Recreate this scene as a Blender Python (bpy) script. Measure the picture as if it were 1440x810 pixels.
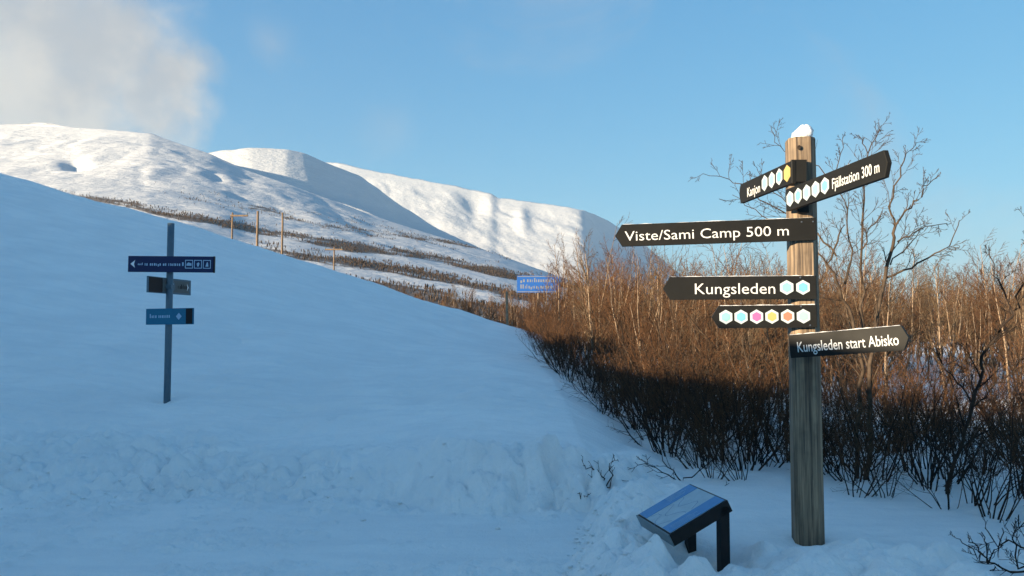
import bpy, math, random
import numpy as np
from mathutils import Vector, Matrix

S = bpy.context.scene
COL = S.collection
for o in list(bpy.data.objects):
    bpy.data.objects.remove(o)

# ------------------------------------------------------------------ camera
F = 1100.0                       # focal length in pixels of the 1440 wide photograph
EYE = 1.6
PITCH = math.radians(3.0)
cam = bpy.data.cameras.new('camera')
cam.sensor_width = 36.0
cam.lens = F / 1440.0 * 36.0
cam.clip_start = 0.05
cam.clip_end = 40000.0
camo = bpy.data.objects.new('camera', cam)
COL.objects.link(camo)
camo.location = (0, 0, EYE)
camo.rotation_euler = (math.radians(90) + PITCH, 0, 0)
S.camera = camo


def P(px, py, depth):
    """world point seen at pixel (px, py) at the given distance along +y"""
    a = (px - 720.0) / F
    b = (405.0 - py) / F
    ry = math.cos(PITCH) - b * math.sin(PITCH)
    rz = math.sin(PITCH) + b * math.cos(PITCH)
    k = depth / ry
    return Vector((a * k, depth, EYE + rz * k))


# ------------------------------------------------------------------ sun, sky, exposure
SUN_H = Vector((-0.815, -0.58, 0)).normalized()     # horizontal direction towards the sun
SUN_EL = math.radians(11.0)
TANE = math.tan(SUN_EL)
S.view_settings.view_transform = 'Standard'
S.view_settings.look = 'None'
S.view_settings.gamma = 1.0
S.view_settings.exposure = 1.85
S.view_settings.use_curve_mapping = False

sun = bpy.data.lights.new('sun', 'SUN')
sun.energy = 5.0
sun.angle = math.radians(0.5)
sun.color = (1.0, 0.80, 0.54)
suno = bpy.data.objects.new('sun', sun)
COL.objects.link(suno)
sdir = Vector((SUN_H.x * math.cos(SUN_EL), SUN_H.y * math.cos(SUN_EL), math.sin(SUN_EL)))
suno.rotation_euler = sdir.to_track_quat('Z', 'Y').to_euler()
suno.location = (-20, -14, 20)

world = bpy.data.worlds.new('World')
S.world = world
world.use_nodes = True
NT = world.node_tree
NT.nodes.clear()


class NB:
    """small node-tree builder"""
    def __init__(self, nt):
        self.nt = nt

    def n(self, kind, **kw):
        nd = self.nt.nodes.new(kind)
        for k, v in kw.items():
            setattr(nd, k, v)
        return nd

    def link(self, a, b):
        self.nt.links.new(a, b)

    def put(self, sock, v):
        if isinstance(v, bpy.types.NodeSocket):
            self.link(v, sock)
        else:
            sock.default_value = v

    def math(self, op, a, b=None, c=None, clamp=False):
        nd = self.n('ShaderNodeMath', operation=op, use_clamp=clamp)
        self.put(nd.inputs[0], a)
        if b is not None:
            self.put(nd.inputs[1], b)
        if c is not None:
            self.put(nd.inputs[2], c)
        return nd.outputs[0]

    def noise(self, vec, scale, detail=4.0, rough=0.55, dist=0.0):
        nd = self.n('ShaderNodeTexNoise')
        if vec is not None:
            self.link(vec, nd.inputs['Vector'])
        nd.inputs['Scale'].default_value = scale
        nd.inputs['Detail'].default_value = detail
        nd.inputs['Roughness'].default_value = rough
        nd.inputs['Distortion'].default_value = dist
        return nd.outputs['Fac']

    def ramp(self, fac, stops):
        nd = self.n('ShaderNodeValToRGB')
        e = nd.color_ramp.elements
        while len(e) < len(stops):
            e.new(0.5)
        for el, (p, c) in zip(e, stops):
            el.position = p
            el.color = (c[0], c[1], c[2], 1) if not isinstance(c, float) else (c, c, c, 1)
        self.link(fac, nd.inputs[0])
        return nd.outputs[0]

    def mix(self, fac, a, b):
        nd = self.n('ShaderNodeMix', data_type='RGBA')
        self.put(nd.inputs[0], fac)
        for s, v in ((nd.inputs[6], a), (nd.inputs[7], b)):
            if isinstance(v, bpy.types.NodeSocket):
                self.link(v, s)
            else:
                s.default_value = (v[0], v[1], v[2], 1)
        return nd.outputs[2]

    def smooth(self, v, lo, hi):
        nd = self.n('ShaderNodeMapRange', interpolation_type='SMOOTHSTEP')
        self.put(nd.inputs[0], v)
        nd.inputs[1].default_value = lo
        nd.inputs[2].default_value = hi
        return nd.outputs[0]

    def dot(self, vec, d):
        nd = self.n('ShaderNodeVectorMath', operation='DOT_PRODUCT')
        self.link(vec, nd.inputs[0])
        nd.inputs[1].default_value = tuple(d)
        return nd.outputs['Value']


W = NB(NT)
sky = W.n('ShaderNodeTexSky', sky_type='NISHITA')
sky.sun_disc = False
sky.sun_elevation = SUN_EL
sky.sun_rotation = math.atan2(SUN_H.x, SUN_H.y)
sky.altitude = 400
sky.air_density = 1.0
sky.dust_density = 0.0
sky.ozone_density = 3.0
geo = W.n('ShaderNodeTexCoord')
dvec = geo.outputs['Generated']


def cloud_dir(px, py):
    v = P(px, py, 100.0) - Vector((0, 0, EYE))
    return v.normalized()


nz = W.noise(dvec, 5.0, 7.0, 0.6, 0.25)
nzf = W.noise(dvec, 14.0, 6.0, 0.6, 0.3)


def blob(px, py, size, hard, amp):
    d = W.dot(dvec, cloud_dir(px, py))
    ang = W.math('ARCCOSINE', W.math('MINIMUM', d, 1.0))
    v = W.math('SUBTRACT', size, ang)
    v = W.math('ADD', v, W.math('MULTIPLY', W.math('SUBTRACT', nz, 0.5), amp))
    v = W.math('ADD', v, W.math('MULTIPLY', W.math('SUBTRACT', nzf, 0.5), amp * 0.55))
    return W.smooth(v, 0.0, hard)


def mx(*a):
    r = a[0]
    for b in a[1:]:
        r = W.math('MAXIMUM', r, b)
    return r


bigc = mx(blob(-20, 50, 0.21, 0.12, 0.22), blob(120, 70, 0.14, 0.09, 0.17), blob(242, 116, 0.082, 0.055, 0.13),
          blob(80, 140, 0.15, 0.08, 0.15), blob(200, 140, 0.09, 0.06, 0.12), blob(-330, 90, 0.26, 0.10, 0.22))
faint = mx(W.math('MULTIPLY', blob(385, 62, 0.045, 0.07, 0.16), 0.30), W.math('MULTIPLY', blob(425, 85, 0.02, 0.05, 0.10), 0.30),
           W.math('MULTIPLY', blob(550, 175, 0.05, 0.09, 0.16), 0.16))
lowc = mx(faint, blob(1445, 385, 0.028, 0.02, 0.05), blob(1560, 372, 0.07, 0.04, 0.1))
wisp = W.math('MULTIPLY', W.smooth(W.noise(dvec, 3.2, 8.0, 0.65, 0.6), 0.52, 0.80), 0.42)
cmask = W.math('MAXIMUM', mx(W.math('MULTIPLY', bigc, W.math('ADD', 0.72, W.math('MULTIPLY', nzf, 0.4))), lowc), wisp, clamp=True)
inner = W.noise(dvec, 9.0, 5.0, 0.55)
ccol = W.mix(W.smooth(inner, 0.36, 0.62), (2.05, 2.2, 2.4), (3.0, 2.92, 2.8))
# the photograph's film response to the clear sky: horizon and zenith lie closer together than in the raw model
sp = W.n('ShaderNodeSeparateColor')
W.link(sky.outputs[0], sp.inputs[0])
cb = W.n('ShaderNodeCombineColor')
for i, (gam, k) in enumerate(((0.82, 0.51), (0.58, 1.18), (0.40, 1.90))):
    W.link(W.math('MULTIPLY', W.math('POWER', W.math('MAXIMUM', sp.outputs[i], 0.0), gam), k), cb.inputs[i])
skymix = W.mix(cmask, cb.outputs[0], ccol)
bg = W.n('ShaderNodeBackground')
bg.inputs['Strength'].default_value = 0.065
W.link(skymix, bg.inputs['Color'])
wo = W.n('ShaderNodeOutputWorld')
W.link(bg.outputs[0], wo.inputs['Surface'])

# ------------------------------------------------------------------ noise
_rs = np.random.RandomState(7)
_perm = _rs.permutation(1024)
_grad = _rs.uniform(-1, 1, (1024, 2))
_grad /= np.linalg.norm(_grad, axis=1, keepdims=True)


def perlin(x, y):
    x = np.asarray(x, float)
    y = np.asarray(y, float)
    xi = np.floor(x).astype(int)
    yi = np.floor(y).astype(int)
    xf = x - xi
    yf = y - yi
    u = xf * xf * xf * (xf * (xf * 6 - 15) + 10)
    v = yf * yf * yf * (yf * (yf * 6 - 15) + 10)

    def g(ix, iy, dx, dy):
        h = _perm[(ix + _perm[iy & 1023]) & 1023]
        return _grad[h, 0] * dx + _grad[h, 1] * dy
    a = g(xi, yi, xf, yf)
    b = g(xi + 1, yi, xf - 1, yf)
    c = g(xi, yi + 1, xf, yf - 1)
    d = g(xi + 1, yi + 1, xf - 1, yf - 1)
    return (a + u * (b - a)) * (1 - v) + (c + u * (d - c)) * v


def fbm(x, y, o=4, gain=0.5, seed=0.0):
    s = 0
    a = 1.0
    for k in range(o):
        s = s + a * perlin(x * 2 ** k + 17.3 * k + seed, y * 2 ** k - 9.1 * k + seed * 1.7)
        a *= gain
    return s


def sstep(a, b, x):
    t = np.clip((x - a) / (b - a), 0, 1)
    return t * t * (3 - 2 * t)


# ------------------------------------------------------------------ terrain height
TX, TY = -SUN_H.x, -SUN_H.y          # direction in which shadows travel
CX = [-90, -40, -30, -20.3, -13.5, -6.76, 0.0, 0.6, 3.0, 7.0, 14.0]
CZ = [16.0, 11.6, 10.0, 7.74, 5.85, 3.80, 1.62, 1.44, 0.75, 0.35, 0.2]


EDGE_Y = [3.0, 4.5, 5.5, 6.7, 7.3, 7.6, 9.3, 12, 16, 22, 31, 45]
EDGE_X = [5.2, 4.4, 3.7, 3.15, 2.5, 1.95, 1.7, 1.25, 0.95, 0.7, 0.55, 0.6]


def H(x, y):
    x = np.asarray(x, float)
    y = np.asarray(y, float)
    C = np.interp(x, CX, CZ)
    t = np.clip((y - 8.0) / 23.0, 0, 1)
    g = t ** 0.95
    crest = 31.0 + 1.3 * perlin(x * 0.11, x * 0 + 3.1)
    slope = C * g
    over = np.clip(y - crest, 0, None)
    # rounded fall behind the crest
    fall = np.where(over < 6, over * over * 0.018, 0.648 + (over - 6) * 0.17)
    hill = slope - fall
    hill = hill * np.where(y > 31, 1, 1)
    far_floor = 0.25 + 0.30 * np.clip(C, 0, 12)
    far_floor = np.where(y > 60, far_floor * np.clip(1 - (y - 60) / 60, 0, 1), far_floor)
    z = np.where(y > 31, np.maximum(hill, np.minimum(far_floor, slope)), hill)
    # far off the ground only undulates
    z = z + 0.35 * fbm(x / 14, y / 14, 3, seed=4) * sstep(14, 34, y) * sstep(0, 8, x)
    # ploughed bank along the trodden path
    yf = np.interp(x, [-9, -5, -2.3, -1, 0, 0.8, 1.4], [7.4, 7.25, 7.4, 7.05, 6.75, 6.95, 7.6])
    yf = yf + 0.30 * perlin(x * 1.1, x * 0 + 8.2) + 0.10 * perlin(x * 4.1, x * 0 + 2.2)
    hb = np.interp(x, [-9, -3, -1.6, -0.4, 0.7, 1.3, 1.7], [0.24, 0.18, 0.34, 0.52, 0.46, 0.2, 0.0])
    wd = np.interp(x, [-9, -3, -1, 0, 1], [1.5, 1.4, 0.8, 0.55, 0.55])
    ramp = sstep(0, 1, (y - yf) / wd)
    z = z + hb * ramp * (1 - sstep(10, 22, y) * 0.85)
    face = np.exp(-((y - yf - wd * 0.55) / (wd * 0.75)) ** 2) * np.interp(x, [-9, 0.9, 1.5], [1, 1, 0])
    lump = np.abs(fbm(x * 2.1 + 0.6 * perlin(x * 3, y * 3), y * 2.4, 3, seed=11))
    rough = np.clip(0.55 + 1.1 * perlin(x * 0.55 + 2.3, y * 0.6 + 1.1) + 0.5 * np.exp(-((x - 0.1) / 0.8) ** 2), 0.08, 1.3)
    block = np.round(fbm(x * 3.4, y * 3.4, 2, seed=41) * 3) / 3
    z = z + face * rough * (0.40 * (lump - 0.12) + 0.09 * block + 0.14 * fbm(x * 6.3, y * 4.6, 3, seed=2))
    # streaks where snow slid down the steep part of the bank
    z = z + face * sstep(-1.4, -0.6, x) * 0.055 * fbm(x * 7 + y * 1.5, y * 1.3, 3, seed=21)
    # raised snow on the right that carries the finger post and the lectern
    xb = np.interp(y, [2, 5, 6.1, 7.5, 9.3, 11], [0.2, 0.33, 0.44, 0.85, 1.35, 1.9])
    xb = xb + 0.10 * perlin(y * 1.9, y * 0 + 5.5)
    inm = sstep(0, 1, (x - xb) / 0.34) * (1 - sstep(7.5, 10.5, y))
    z = z + 0.15 * inm
    edge = np.exp(-((x - xb - 0.45) / 0.38) ** 2) * (1 - sstep(6.2, 8.5, y))
    z = z + edge * (0.05 + 0.22 * np.abs(fbm(x * 3.2, y * 3.2, 3, seed=31)))
    # lumpy thrown snow in front of the post
    near = sstep(0.4, 0.9, x) * (1 - sstep(4.9, 5.5, y))
    z = z + near * (0.22 * np.abs(fbm(x * 2.0, y * 2.4, 3, seed=37)) + 0.035 * fbm(x * 9, y * 9, 3, 0.6, seed=38))
    z = z + 0.10 * np.exp(-(((x - 2.0) / 0.55) ** 2 + ((y - 4.75) / 0.3) ** 2))
    # hollow blown out under the lectern and at the post
    z = z - 0.20 * np.exp(-(((x - 1.12) / 0.30) ** 2 + ((y - 5.1) / 0.36) ** 2))
    z = z - 0.12 * np.exp(-(((x - 1.36) / 0.22) ** 2 + ((y - 4.85) / 0.25) ** 2))
    z = z - 0.03 * np.exp(-(((x - 2.06) / 0.22) ** 2 + ((y - 5.36) / 0.2) ** 2))
    # path: trampled, with a hollow before the bank
    path = (1 - ramp) * (1 - inm) * (1 - sstep(8, 10, y))
    z = z - 0.09 * np.exp(-(((x - 0.1) / 0.95) ** 2 + ((y - 6.25) / 0.38) ** 2))
    z = z + path * (0.05 * fbm(x * 1.5, y * 1.5, 3, seed=5) + 0.05 * fbm(x * 6, y * 6, 4, 0.6, seed=6))
    # old ski and foot tracks frozen into the path
    for (tx, ty, w, dep) in ((0.16, 5.15, 0.05, 0.035), (0.10, 5.75, 0.06, 0.03), (-0.05, 6.35, 0.07, 0.025)):
        yy = ty + tx * x + 0.18 * perlin(x * 0.6 + ty, x * 0 + ty)
        z = z - path * dep * np.exp(-((y - yy) / w) ** 2)
    z = z - 0.07 * np.exp(-(((x + 4.86) / 0.20) ** 2 + ((y - 10.97) / 0.30) ** 2)) + 0.04 * np.exp(-(((x + 4.6) / 0.35) ** 2 + ((y - 11.1) / 0.4) ** 2))
    # wind relief of the smooth snow
    sm = sstep(8, 10, y) * (1 - sstep(40, 80, y))
    z = z + sm * (0.10 * fbm(x * 0.35, y * 0.22, 3, seed=8) + (0.045 + 0.03 * (1 - sstep(9, 20, y))) * fbm(x * 0.5 + y * 0.35, y * 2.2 + x * 0.5, 4, 0.58, seed=9))
    z = z + 0.012 * fbm(x * 3, y * 3, 3, seed=10) * (1 - sstep(20, 40, y))
    # small dents, old prints and pits in the crust
    pr_ = np.random.RandomState(15)
    for k in range(70):
        py = 8.5 + 18 * pr_.rand() ** 1.4
        px = -0.60 * py + (0.62 * py) * pr_.rand()
        rr = pr_.uniform(0.05, 0.16)
        dp = pr_.uniform(0.02, 0.07)
        mk = (np.abs(x - px) < 3 * rr) & (np.abs(y - py) < 3 * rr)
        if mk.any():
            z = z - np.where(mk, dp * np.exp(-((x - px) ** 2 + ((y - py) * 0.8) ** 2) / rr ** 2), 0)
    for k in range(46):
        t = k / 45.0
        px = -4.2 + 5.0 * t + (0.09 if k % 2 else -0.09)
        py = 4.75 + 1.35 * t + 0.3 * math.sin(t * 5) + (0.12 if k % 2 else -0.05)
        mk = (np.abs(x - px) < 0.4) & (np.abs(y - py) < 0.4)
        if mk.any():
            z = z - np.where(mk, 0.045 * np.exp(-((x - px) / 0.13) ** 4 - ((y - py) / 0.07) ** 4), 0)
    # unseen bank added up-sun, behind the viewer, its heights shaped to shade the place
    s = TX * x + TY * y
    u = -TY * x + TX * y
    H0 = np.interp(u, [-60, 0, 4, 8.2, 10, 11, 12.2, 15, 20, 24, 26.6, 29.2, 33, 37, 43, 50, 56], [2.4, 2.4, 2.42, 2.5, 2.7, 3.45, 3.6, 3.65, 4.2, 5.1, 6.0, 7.3, 8.3, 9.0, 9.6, 7.0, 4.0])
    bank = (H0 + TANE * 9) * sstep(-3.0, -9.0, s) * (1 - sstep(54, 75, u))
    bank = bank + 0.10 * fbm(x * 0.3, y * 0.3, 3, seed=14) * sstep(-3, -9, s)
    z = np.maximum(z, bank)
    return z


def ground_hit(px, py):
    d = np.linspace(3.5, 40, 3000)
    a = P(px, py, 1.0)
    zz = EYE + (a.z - EYE) * d
    g = H(a.x * d, d)
    return float(d[np.argmax(zz <= g)])


def hz(x, y):
    return float(H(np.array([x]), np.array([y]))[0])


# ------------------------------------------------------------------ materials
def material(name):
    m = bpy.data.materials.new(name)
    m.use_nodes = True
    b = NB(m.node_tree)
    pr = m.node_tree.nodes['Principled BSDF']
    return m, b, pr


def obj_coord(b):
    return b.n('ShaderNodeTexCoord').outputs['Object']


def plain(name, col, rough=0.5, metal=0.0, vary=0.12, scale=20.0, bump=0.0, spec=0.2):
    m, b, pr = material(name)
    v = obj_coord(b)
    nzv = b.noise(v, scale, 5.0, 0.6)
    lo = tuple(c * (1 - vary) for c in col)
    hi = tuple(min(1, c * (1 + vary)) for c in col)
    b.link(b.mix(nzv, lo, hi), pr.inputs['Base Color'])
    pr.inputs['Roughness'].default_value = rough
    pr.inputs['Metallic'].default_value = metal
    pr.inputs['Specular IOR Level'].default_value = spec
    if bump:
        bp = b.n('ShaderNodeBump')
        bp.inputs['Strength'].default_value = bump
        bp.inputs['Distance'].default_value = 0.01
        b.link(nzv, bp.inputs['Height'])
        b.link(bp.outputs[0], pr.inputs['Normal'])
    return m


def snow_material():
    m, b, pr = material('snow')
    v = obj_coord(b)
    big = b.noise(v, 0.7, 5.0, 0.6)
    fine = b.noise(v, 9.0, 6.0, 0.62)
    grain = b.noise(v, 55.0, 4.0, 0.7)
    mp = b.n('ShaderNodeMapping')
    mp.inputs['Scale'].default_value = (0.55, 2.6, 1.0)
    mp.inputs['Rotation'].default_value = (0, 0, 0.35)
    b.link(v, mp.inputs['Vector'])
    crust = b.noise(mp.outputs[0], 1.3, 7.0, 0.65, 0.4)
    c = b.mix(b.smooth(big, 0.3, 0.7), (0.85, 0.84, 0.82), (0.93, 0.915, 0.885))
    c = b.mix(b.math('MULTIPLY', b.smooth(crust, 0.42, 0.66), 0.55), c, (0.79, 0.79, 0.785))
    c = b.mix(b.math('MULTIPLY', b.smooth(grain, 0.52, 0.75), 0.5), c, (0.71, 0.715, 0.72))
    b.link(c, pr.inputs['Base Color'])
    pr.inputs['Roughness'].default_value = 0.62
    pr.inputs['Specular IOR Level'].default_value = 0.25
    h = b.math('ADD', b.math('MULTIPLY', fine, 0.5), b.math('MULTIPLY', grain, 0.22))
    bp = b.n('ShaderNodeBump')
    bp.inputs['Strength'].default_value = 0.8
    bp.inputs['Distance'].default_value = 0.06
    b.link(h, bp.inputs['Height'])
    b.link(bp.outputs[0], pr.inputs['Normal'])
    return m


def mountain_material():
    m, b, pr = material('mountain_snow')
    at = b.n('ShaderNodeAttribute', attribute_name='cover')
    v = obj_coord(b)
    mp = b.n('ShaderNodeMapping')
    mp.inputs['Scale'].default_value = (0.010, 0.006, 0.03)
    b.link(v, mp.inputs['Vector'])
    n1 = b.noise(mp.outputs[0], 6.0, 8.0, 0.68)
    n2 = b.noise(mp.outputs[0], 0.8, 6.0, 0.6)
    k = b.math('ADD', at.outputs['Fac'], b.math('MULTIPLY', b.math('SUBTRACT', n1, 0.5), 0.9))
    veg = b.smooth(k, 0.42, 0.62)
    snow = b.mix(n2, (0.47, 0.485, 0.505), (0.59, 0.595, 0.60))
    brush = b.mix(n1, (0.050, 0.034, 0.026), (0.12, 0.085, 0.062))
    b.link(b.mix(b.math('MULTIPLY', veg, 0.88), snow, brush), pr.inputs['Base Color'])
    pr.inputs['Roughness'].default_value = 0.75
    pr.inputs['Specular IOR Level'].default_value = 0.15
    bp = b.n('ShaderNodeBump')
    bp.inputs['Strength'].default_value = 0.5
    bp.inputs['Distance'].default_value = 12.0
    b.link(b.noise(mp.outputs[0], 3.0, 9.0, 0.6), bp.inputs['Height'])
    b.link(bp.outputs[0], pr.inputs['Normal'])
    return m


def wood_material(name, a, c, grain=(30, 30, 1.6)):
    m, b, pr = material(name)
    v = obj_coord(b)
    mp = b.n('ShaderNodeMapping')
    mp.inputs['Scale'].default_value = grain
    b.link(v, mp.inputs['Vector'])
    n1 = b.noise(mp.outputs[0], 1.6, 7.0, 0.62, 0.5)
    n2 = b.noise(v, 3.0, 4.0, 0.6)
    col = b.mix(b.smooth(n1, 0.3, 0.72), a, c)
    col = b.mix(b.math('MULTIPLY', b.smooth(n2, 0.45, 0.75), 0.55), col, tuple(x * 0.55 for x in a))
    b.link(col, pr.inputs['Base Color'])
    pr.inputs['Roughness'].default_value = 0.72
    bp = b.n('ShaderNodeBump')
    bp.inputs['Strength'].default_value = 0.5
    bp.inputs['Distance'].default_value = 0.006
    b.link(n1, bp.inputs['Height'])
    b.link(bp.outputs[0], pr.inputs['Normal'])
    return m


def bark_material(name, a, c, scale=14.0, birch=False):
    m, b, pr = material(name)
    v = obj_coord(b)
    oi = b.n('ShaderNodeObjectInfo').outputs['Random']
    n1 = b.noise(v, scale, 5.0, 0.6)
    col = b.mix(b.smooth(n1, 0.3, 0.7), a, c)
    if birch:
        mp = b.n('ShaderNodeMapping')
        mp.inputs['Scale'].default_value = (3, 3, 26)
        b.link(v, mp.inputs['Vector'])
        n2 = b.noise(mp.outputs[0], 1.4, 3.0, 0.5)
        col = b.mix(b.smooth(n2, 0.60, 0.68), col, (0.03, 0.025, 0.02))
    col2 = b.n('ShaderNodeHueSaturation')
    b.link(col, col2.inputs['Color'])
    b.link(b.math('ADD', 0.65, b.math('MULTIPLY', oi, 0.7)), col2.inputs['Value'])
    b.link(col2.outputs[0], pr.inputs['Base Color'])
    pr.inputs['Roughness'].default_value = 0.8
    pr.inputs['Specular IOR Level'].default_value = 0.2
    return m


M = {}
M['snow'] = snow_material()
M['mountain'] = mountain_material()
M['post_wood'] = wood_material('weathered_pine', (0.052, 0.035, 0.024), (0.34, 0.242, 0.150), (36, 36, 1.1))
M['pale_wood'] = wood_material('pale_pole_wood', (0.13, 0.08, 0.045), (0.22, 0.14, 0.08), (8, 8, 0.5))
def board_material():
    m, b, pr = material('black_board_paint')
    v = obj_coord(b)
    n1 = b.noise(v, 5.0, 6.0, 0.6)
    mp = b.n('ShaderNodeMapping')
    mp.inputs['Scale'].default_value = (3, 20, 45)
    mp.inputs['Rotation'].default_value = (0, 0.12, 0)
    b.link(v, mp.inputs['Vector'])
    n2 = b.noise(mp.outputs[0], 2.0, 6.0, 0.7)
    n3 = b.noise(v, 60.0, 3.0, 0.7)
    c = b.mix(n1, (0.0075, 0.0075, 0.0070), (0.0150, 0.0145, 0.0130))
    c = b.mix(b.math('MULTIPLY', b.smooth(n2, 0.60, 0.74), 0.6), c, (0.035, 0.034, 0.031))
    c = b.mix(b.math('MULTIPLY', b.smooth(n3, 0.70, 0.78), 0.5), c, (0.06, 0.06, 0.058))
    b.link(c, pr.inputs['Base Color'])
    b.link(b.math('ADD', 0.42, b.math('MULTIPLY', n1, 0.3)), pr.inputs['Roughness'])
    pr.inputs['Specular IOR Level'].default_value = 0.16
    return m


M['black_board'] = board_material()
M['white_print'] = plain('white_print', (0.62, 0.62, 0.60), 0.5, 0, 0.06, 60.0)
M['screw'] = plain('screw_steel', (0.25, 0.25, 0.25), 0.35, 0.9)
M['navy'] = plain('navy_sign', (0.012, 0.022, 0.075), 0.4)
M['teal'] = plain('teal_sign', (0.018, 0.14, 0.24), 0.4)
M['dark_end'] = plain('dark_sign_end', (0.012, 0.010, 0.012), 0.5)
M['beige'] = plain('beige_sign', (0.10, 0.11, 0.11), 0.5)
M['sign_white'] = plain('sign_white', (0.72, 0.74, 0.78), 0.5)
M['sign_pale'] = plain('sign_pale_print', (0.30, 0.45, 0.60), 0.5)
M['zinc'] = plain('galvanised_steel', (0.10, 0.15, 0.19), 0.5, 0.25, 0.2, 12.0)
M['road_blue'] = plain('road_sign_blue', (0.022, 0.10, 0.34), 0.45)
M['road_white'] = plain('road_sign_white', (0.19, 0.20, 0.22), 0.45)
M['case_black'] = plain('lectern_black', (0.014, 0.013, 0.013), 0.45, 0, 0.3, 14.0)
M['case_edge'] = plain('lectern_lip_grey', (0.17, 0.22, 0.24), 0.35, 0.3, 0.2, 18.0)
M['print_blue'] = plain('print_blue', (0.08, 0.24, 0.46), 0.35)
M['print_grey'] = plain('print_grey', (0.40, 0.48, 0.52), 0.35, 0, 0.25, 12.0)
M['print_line'] = plain('print_line', (0.12, 0.20, 0.34), 0.4)
M['birch'] = bark_material('birch_bark', (0.17, 0.115, 0.075), (0.30, 0.22, 0.15), 9.0, True)
M['twig'] = bark_material('red_brown_twigs', (0.062, 0.028, 0.013), (0.140, 0.070, 0.032))
M['twig_pale'] = bark_material('tan_twigs', (0.080, 0.052, 0.030), (0.155, 0.105, 0.062))
M['bark_dark'] = bark_material('dark_bark', (0.014, 0.010, 0.008), (0.038, 0.026, 0.018))
M['bark_grey'] = bark_material('grey_brown_bark', (0.036, 0.025, 0.017), (0.10, 0.070, 0.047))
M['tree_far'] = bark_material('far_birch_scrub', (0.036, 0.025, 0.019), (0.075, 0.053, 0.040), 0.3)
HEX = {
    'white': (0.46, 0.52, 0.53), 'ice': (0.22, 0.42, 0.46), 'cyan': (0.15, 0.40, 0.50), 'pink': (0.42, 0.12, 0.29),
    'yellow': (0.48, 0.34, 0.12), 'coral': (0.46, 0.17, 0.11), 'mint': (0.30, 0.46, 0.45),
}
for k, c in HEX.items():
    M['hex_' + k] = plain('hexagon_' + k, c, 0.5, 0, 0.05)


# ------------------------------------------------------------------ object helpers
def tag(o, label=None, cat=None, group=None, kind=None):
    if label:
        o['label'] = label
    if cat:
        o['category'] = cat
    if group:
        o['group'] = group
    if kind:
        o['kind'] = kind
    return o


def empty(name, loc, rz=0.0):
    o = bpy.data.objects.new(name, None)
    COL.objects.link(o)
    o.location = loc
    o.rotation_euler = (0, 0, rz)
    o.empty_display_size = 0.1
    return o


def link_mesh(name, me, mat, parent=None, loc=None):
    o = bpy.data.objects.new(name, me)
    COL.objects.link(o)
    if mat is not None and not me.materials:
        me.materials.append(mat)
    if parent is not None:
        o.parent = parent
    if loc is not None:
        o.location = loc
    return o


def mesh_np(name, verts, quads, smooth=False):
    me = bpy.data.meshes.new(name)
    verts = np.asarray(verts, np.float32)
    quads = np.asarray(quads, np.int32)
    k = quads.shape[1]
    me.vertices.add(len(verts))
    me.vertices.foreach_set('co', verts.ravel())
    me.loops.add(quads.size)
    me.loops.foreach_set('vertex_index', quads.ravel())
    me.polygons.add(len(quads))
    me.polygons.foreach_set('loop_start', np.arange(0, quads.size, k, dtype=np.int32))
    me.polygons.foreach_set('loop_total', np.full(len(quads), k, np.int32))
    if smooth:
        me.polygons.foreach_set('use_smooth', np.ones(len(quads), bool))
    me.update()
    me.validate()
    return me


def grid_quads(nu, nv, wrap=False):
    i = np.arange(nu if wrap else nu - 1)
    j = np.arange(nv - 1)
    I, J = np.meshgrid(i, j, indexing='ij')
    I2 = (I + 1) % nu
    q = np.stack([I * nv + J, I2 * nv + J, I2 * nv + J + 1, I * nv + J + 1], -1)
    return q.reshape(-1, 4)


def prism(outline, y0, y1, bev=0.0):
    """outline in the xz plane (counter-clockwise seen from -y), extruded from y0 (front) to y1 with a small front bevel"""
    n = len(outline)
    c = (sum(p[0] for p in outline) / n, sum(p[1] for p in outline) / n)
    v, f = [], []

    def ring(y, shrink):
        for (x, z) in outline:
            dx, dz = c[0] - x, c[1] - z
            L = math.hypot(dx, dz) or 1
            v.append((x + dx / L * shrink, y, z + dz / L * shrink))
    ring(y0, bev)
    ring(y0 + bev, 0)
    ring(y1 - bev, 0)
    ring(y1, bev)
    f.append(tuple(range(n)))
    for k in range(3):
        for i in range(n):
            j = (i + 1) % n
            f.append((k * n + i, (k + 1) * n + i, (k + 1) * n + j, k * n + j))
    f.append(tuple(3 * n + i for i in reversed(range(n))))
    me = bpy.data.meshes.new('prism')
    me.from_pydata(v, [], f)
    import bmesh
    bm = bmesh.new()
    bm.from_mesh(me)
    bmesh.ops.recalc_face_normals(bm, faces=bm.faces)
    bm.to_mesh(me)
    bm.free()
    return me


def rect(x0, x1, z0, z1):
    return [(x0, z0), (x1, z0), (x1, z1), (x0, z1)]


def hexagon(cx, cz, r):
    return [(cx + r * math.sin(math.radians(60 * k)), cz - r * math.cos(math.radians(60 * k))) for k in range(6)]


_DG = None


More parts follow.
